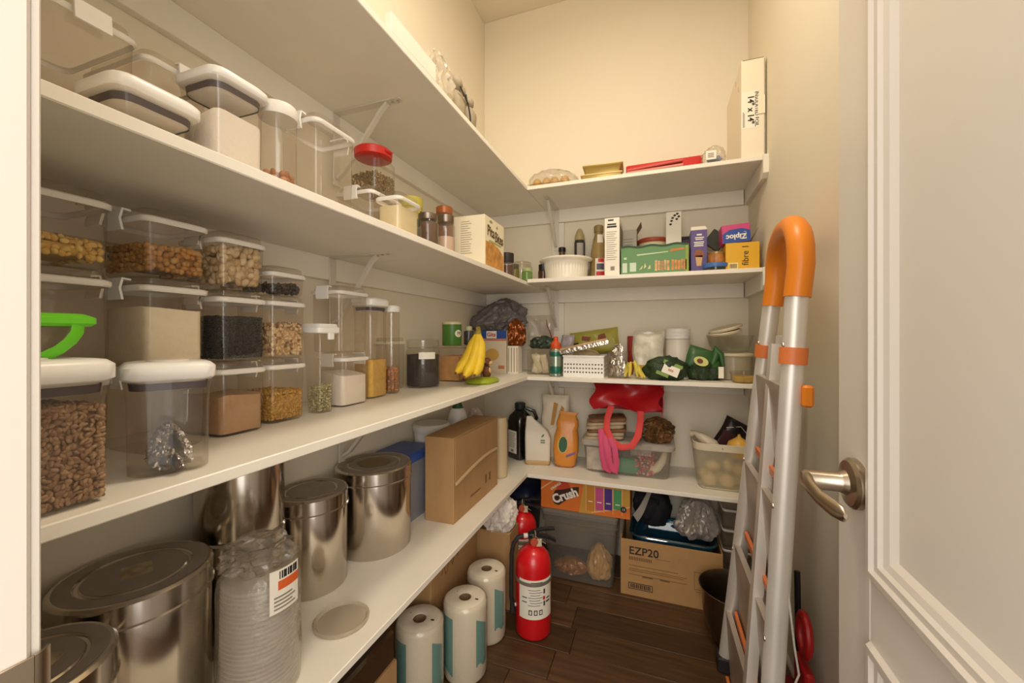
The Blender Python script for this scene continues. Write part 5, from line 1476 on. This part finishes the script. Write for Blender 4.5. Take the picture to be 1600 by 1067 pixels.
for q, xx in enumerate((.003, .063)):
    part('bar_print', MB().rects([(xx + .011 * i, .012 + .002 * (i % 2), xx + .0085 + .011 * i, .052 - .002 * (i % 3)) for i in range(5)], f), mat('ink_bar%d' % q, ('#cfa070', '#d08a4a')[q], .6, var=.4, vscale=50), t)
part('lime_edge', MB().rects([(.112, .004, .123, .106)], f), mat('ink_limegold', '#8fa03a', .5), t)
t = thing('flower_carton', 'tall white carton with black blossom print behind the green box', 'box', (.064, 1.838, T4))
part('carton', MB().box(-.030, .030, -.03, .03, 0, .278, .001), WCARD, t)
f = face_y(0, -.03, 0)
bl = MB()
for (u, v) in ((.004, .262), (.014, .268), (-.008, .240), (.012, .246), (-.004, .252), (.020, .256), (-.012, .226)):
    bl.poly([(u + .0055 * math.cos(a), v + .0045 * math.sin(a)) for a in np.arange(0, 6.28, .8)], f)
part('blossom_print', bl, INK, t)
part('flap_line', MB().rects([(-.029, .022, .029, .0232), (-.029, .030, .029, .031)], f), INKG, t)
t = thing('cone_carton', 'purple ice cream cone carton with white open top', 'box', (.152, 1.762, T4))
PU = mat('carton_purple', '#5c4a86', .45)
part('carton', MB().box(-.029, .029, -.045, .045, 0, .172, .001), PU, t)
part('top_flap', MB().sheet(lambda u, v: ((-.029 + .058 * u) * (1 - .12 * v), -.045 + .03 * v, .172 + .020 * v), 2, 2, .0015), WCARD, t)
f = face_y(0, -.045, 0)
part('title_print', MB().rects([(-.008, .150, .010, .156), (-.014, .140, .018, .144), (-.012, .133, .014, .137), (-.018, .122, .018, .126), (-.016, .115, .016, .119), (-.018, .108, .016, .112)], f), WCARD, t)
part('cone_print', MB().poly([(-.013, .072), (-.008, .032), (.008, .032), (.013, .072)], f), mat('ink_wafer', '#dcb078', .6), t)
part('scoop_print', MB().poly([(.018 * math.cos(a), .072 + .024 * math.sin(a)) for a in np.arange(-.3, PI + .4, .3)], f), mat('ink_scoop', '#9a5a34', .6), t)
single('purple_pouch', 'dark purple crumpled pouch behind the cone carton', 'pouch', MB().pillow(.08, .185, .04, .012, 19, 10), mat('pouch_purple', '#3f3044', .45, bump=.4, bscale=40), (.128, 1.878, T4), .2)
single('dark_packet', 'dark olive packet tilted on its corner behind the round tin', 'packet', MB().box(-.035, .035, -.006, .006, -.035, .035, .002), mat('packet_olive', '#3c3c2c', .5), (.228, 1.855, T4 + .155), rot=(0, math.radians(38), 0))
single('brown_carton', 'plain brown carton under the tilted dark packet', 'box', MB().box(-.035, .035, -.03, .03, 0, .104, .001), CARD, (.224, 1.855, T4))
t = thing('blue_lid_tub', 'low round tub with blue lid in front of the cone carton', 'tub', (.205, 1.675, T4))
BLU = mat('lid_skyblue', '#4a74b8', .4)
part('body', MB().lathe([(.036, .0005), (.039, .003), (.041, .016)], 32), CLEAR, t)
part('lid', MB().lathe([(.043, .014), (.044, .017), (.044, .028), (.040, .030)], 32), BLU, t)
t = thing('round_tin', 'small round tin with amber fruit print on the blue lidded tub', 'tin', (.208, 1.680, T4 + .0305))
part('body', MB().lathe([(.026, .0), (.028, .002), (.028, .034), (.026, .036)], 28), mat('tin_amber', '#b0743a', .35, var=.45, vscale=40), t)
part('lid', MB().lathe([(.0285, .034), (.029, .036), (.029, .041), (.026, .042)], 28), mat('tin_gold', '#a88a50', .35, .5), t)
t = thing('yellow_carton', 'yellow cereal bar carton reading fibre 1 on its side', 'box', (.289, 1.695, T4))
YC = mat('carton_yellow', '#e2ac1c', .45)
part('carton', MB().box(-.054, .054, -.045, .045, 0, .098, .001), YC, t)
part('open_flap', MB().sheet(lambda u, v: (.030 + .022 * u, -.04 + .085 * v, .0985 + .052 * u * (1 - .2 * v)), 3, 3, .0015), mat('flap_brown', '#8a7258', .7), t)
text('fibre 1', .030, t, (.010, -.0457, .052), (PI / 2, -PI / 2, 0), INK, sx=.95)
part('barcode_panel', MB().rects([(-.044, .004, -.014, .026)], face_y(0, -.045, 0), .0004), mat('ink_palelemon', '#f0dc9a', .5), t)
part('barcode', MB().rects([(-.041 + .003 * i, .006, -.0395 + .003 * i + .0006 * (i % 2), .022) for i in range(8)], face_y(0, -.045, 0), .0008), mat('ink_barbrown', '#5a4a1c', .6), t)
t = thing('zip_bag_carton', 'pink and blue carton of zip bags lying upside down on the yellow carton', 'box', (.272, 1.700, T4 + .0985), rot=(0, math.radians(-3), 0))
part('carton', MB().box(-.046, .046, -.04, .04, .003, .070, .001), mat('carton_pink', '#c8447c', .45), t)
f = face_y(0, -.04, .003)
part('blue_panel', MB().poly([(-.044, .0), (.046, .0), (.046, .040), (.02, .050), (-.02, .048), (-.044, .034)], f), mat('ink_royal', '#2a4a9c', .45), t)
text('Ziploc', .026, t, (.0, -.0412, .024), (PI / 2, PI, 0), WCARD, bold=.0008)
part('logo_box', MB().rects([(.031, .011, .032, .037), (.024, .011, .032, .012), (.024, .036, .032, .037)], f, .0011), WCARD, t)

# ------------------------------------------------------------------ top shelf
single('white_batten', 'loose white wooden batten lying along the top shelf edge', 'batten', MB().box(-.008, .008, -.09, .09, 0, .043, .0015), SHELF, (-.5255, .790, T5))
single('clear_white_bag', 'crumpled clear and white plastic bag on the top shelf', 'bag', MB().sack(.075, .13, .135, 61, .2, .3, .25, 4, 3.5), clear('bag_whitefilm', '#efe8dc', .5, .15, bump=.9, bscale=40, refl=1.6, hazecol='#efe4cf'), (-.560, .955, T5), smooth=30)
t = thing('animal_figurine', 'grey beige figurine of two huddled animals on the top shelf', 'figurine', (-.556, 1.085, T5))
FG = mat('figurine_grey', '#9a8c72', .6, var=.12, vscale=25)
part('larger_animal', MB().blob(.075, .065, .095, .08, 2, 71, 4, True, c=(-.01, -.025, 0)).blob(.05, .045, .05, .06, 2, 72, 3, False, c=(-.005, -.028, .108)).blob(.018, .012, .022, .05, 2, 73, 2, False, c=(-.005, -.010, .135)).blob(.02, .034, .034, .05, 2, 74, 2, False, c=(.008, -.004, .100)), FG, t, smooth=60)
part('smaller_animal', MB().blob(.06, .052, .075, .08, 2, 75, 4, True, c=(.005, .035, 0)).blob(.04, .036, .036, .06, 2, 76, 3, False, c=(.008, .034, .082)), FG, t, smooth=60)
part('dark_line', MB().tube([(.024, -.048, .085), (.03, -.03, .065), (.032, -.012, .052), (.03, .005, .03), (.028, .012, .012)], .0022, 6).tube([(.03, -.03, .065), (.030, -.022, .075), (.030, -.012, .052)], .002, 6), INK, t)
t = thing('shell_tray', 'clear plastic tray bag of round pale snacks at the top shelf corner', 'bag', (-.428, 1.718, T5), rz=.1)
part('tray', MB().rr([(.0005, .082, .07, .02), (.003, .088, .076, .02), (.012, .092, .080, .02)], True, False), clear('amber_tray', '#e6cfa0', .15, .1, hazecol='#cfa868'), t)
part('wrap', MB().sack(.225, .20, .085, 81, .05, .12, .1, 4), FILM, t, smooth=30)
SN = mat('snack_shell', '#cfa96c', .5, var=.1, vscale=20)
rg = random.Random(5)
for i in range(4):
    for j in range(3):
        single('round_snack', 'round pale golden snack in the clear tray bag', 'snack', MB().blob(.038, .038, .040, .06, 2, i * 3 + j, 3, True), SN, (-.428 - .060 + .040 * i + rg.uniform(-.003, .003), 1.718 - .045 + .040 * j, T5 + .006), group='round snacks in the tray bag', smooth=60)
GD = mat('gold_card', '#b59a52', .35, .4)
GD2 = mat('gold_pale', '#d9c48c', .4, .2)
t = thing('gold_box', 'flat gold gift box base lying lowest at the top shelf edge', 'box', (-.215, 1.70, T5), rz=.05)
part('base', MB().rr([(.0005, .075, .05, .006), (.016, .080, .055, .006), (.020, .080, .055, .006)], n=2), GD, t)
part('lip', MB().rr([(.020, .083, .058, .006), (.024, .083, .058, .006)], n=2), GD2, t)
t = thing('gold_tray', 'open pale gold tray stacked on the flat gold box', 'tray', (-.210, 1.70, T5 + .0245), rz=.05)
part('tray', MB().rr([(.0005, .066, .046, .006), (.026, .074, .052, .006), (.030, .078, .056, .006), (.033, .078, .056, .006)], n=2), GD, t)
part('lip', MB().rr([(.033, .080, .058, .006), (.037, .080, .058, .006)], n=2), GD2, t)
t = thing('red_gift_box', 'large flat red gift box lid on the top back shelf', 'box', (.025, 1.79, T5), rz=-.03)
part('lid', MB().rr([(.0005, .140, .115, .004), (.048, .140, .115, .004), (.052, .137, .112, .004)], n=2), mat('gift_red', '#c8241e', .4), t)
for i in range(2):
    single('red_folder', ('lower thin red card folder with pale edge before the red gift box', 'upper thin red card folder with pale edge before the red gift box')[i], 'folder',
           MB().box(-.10, .10, -.022, .022, 0, .010, .001).box(-.101, .101, -.0235, -.0222, .002, .008, .0002), mat('folder_%d' % i, ('#d88a78', '#c8504a')[i], .5), (-.010, 1.648, T5 + .0002 + .0135 * i), -.02, rot=(0, math.radians(-3.2) if i else math.radians(-1), -.02))
t = thing('clear_bag', 'clear plastic bag with white barcode label beside the white box', 'bag', (.195, 1.665, T5))
part('bag', MB().sack(.09, .085, .075, 91, .2, .25, .2, 4), FILM, t, smooth=30)
part('label_plate', MB().rects([(-.028, .010, .006, .042)], face_y(0, -.043, 0), .0008), WCARD, t)
part('barcode', MB().rects([(-.022, .018 + .006 * i, -.002, .021 + .006 * i) for i in range(3)], face_y(0, -.0438, 0), .0006), INKG, t)
single('blue_wrapper', 'blue wrapper inside the clear plastic bag on the top shelf', 'wrapper', MB().blob(.05, .04, .03, .3, 2.4, 95, 3, True), mat('wrap_blue', '#6a7a98', .5), (.200, 1.672, T5 + .012), smooth=40)
t = thing('foil_box', 'tall white flat box lettered 14 x 14 at the top right corner', 'box', (.319, 1.785, T5))
part('carton', MB().box(-.0375, .0375, -.155, .155, 0, .350, .0012), mat('box_white', '#eee4cc', .6), t)
part('seam', MB().rects([(.0335, .004, .0350, .345)], face_y(0, -.155, 0), .0004).rects([(-.033, .3475, .033, .3495)], face_y(0, -.155, 0), .0004), mat('seam_brown', '#7d6240', .8), t)
part('label_plate', MB().rects([(-.0365, .105, .018, .235)], face_y(0, -.155, 0), .0006), mat('label_white', '#f2ecdc', .55), t)
text('14" x 14"', .027, t, (-.008, -.1562, .170), (PI / 2, PI / 2, 0), INK, bold=.0006)
text('INSULATED FOIL', .0165, t, (.0105, -.1562, .170), (PI / 2, PI / 2, 0), INK)
part('small_print', MB().rects([(-.032, .11, -.0305, .165), (-.0285, .11, -.027, .16)], face_y(0, -.155, 0), .0009), INK, t)
part('tape', MB().box(.014, .0362, -.158, -.1562, .150, .215, .0005), mat('tape_white', '#f0e6cc', .4), t)
part('side_slot', MB().rects([(.10, .315, .102, .335), (.055, .27, .057, .29)], lambda u, v, d_: (-.0375 - d_, -.155 + u, v), .0004), MATS['seam_brown'], t)
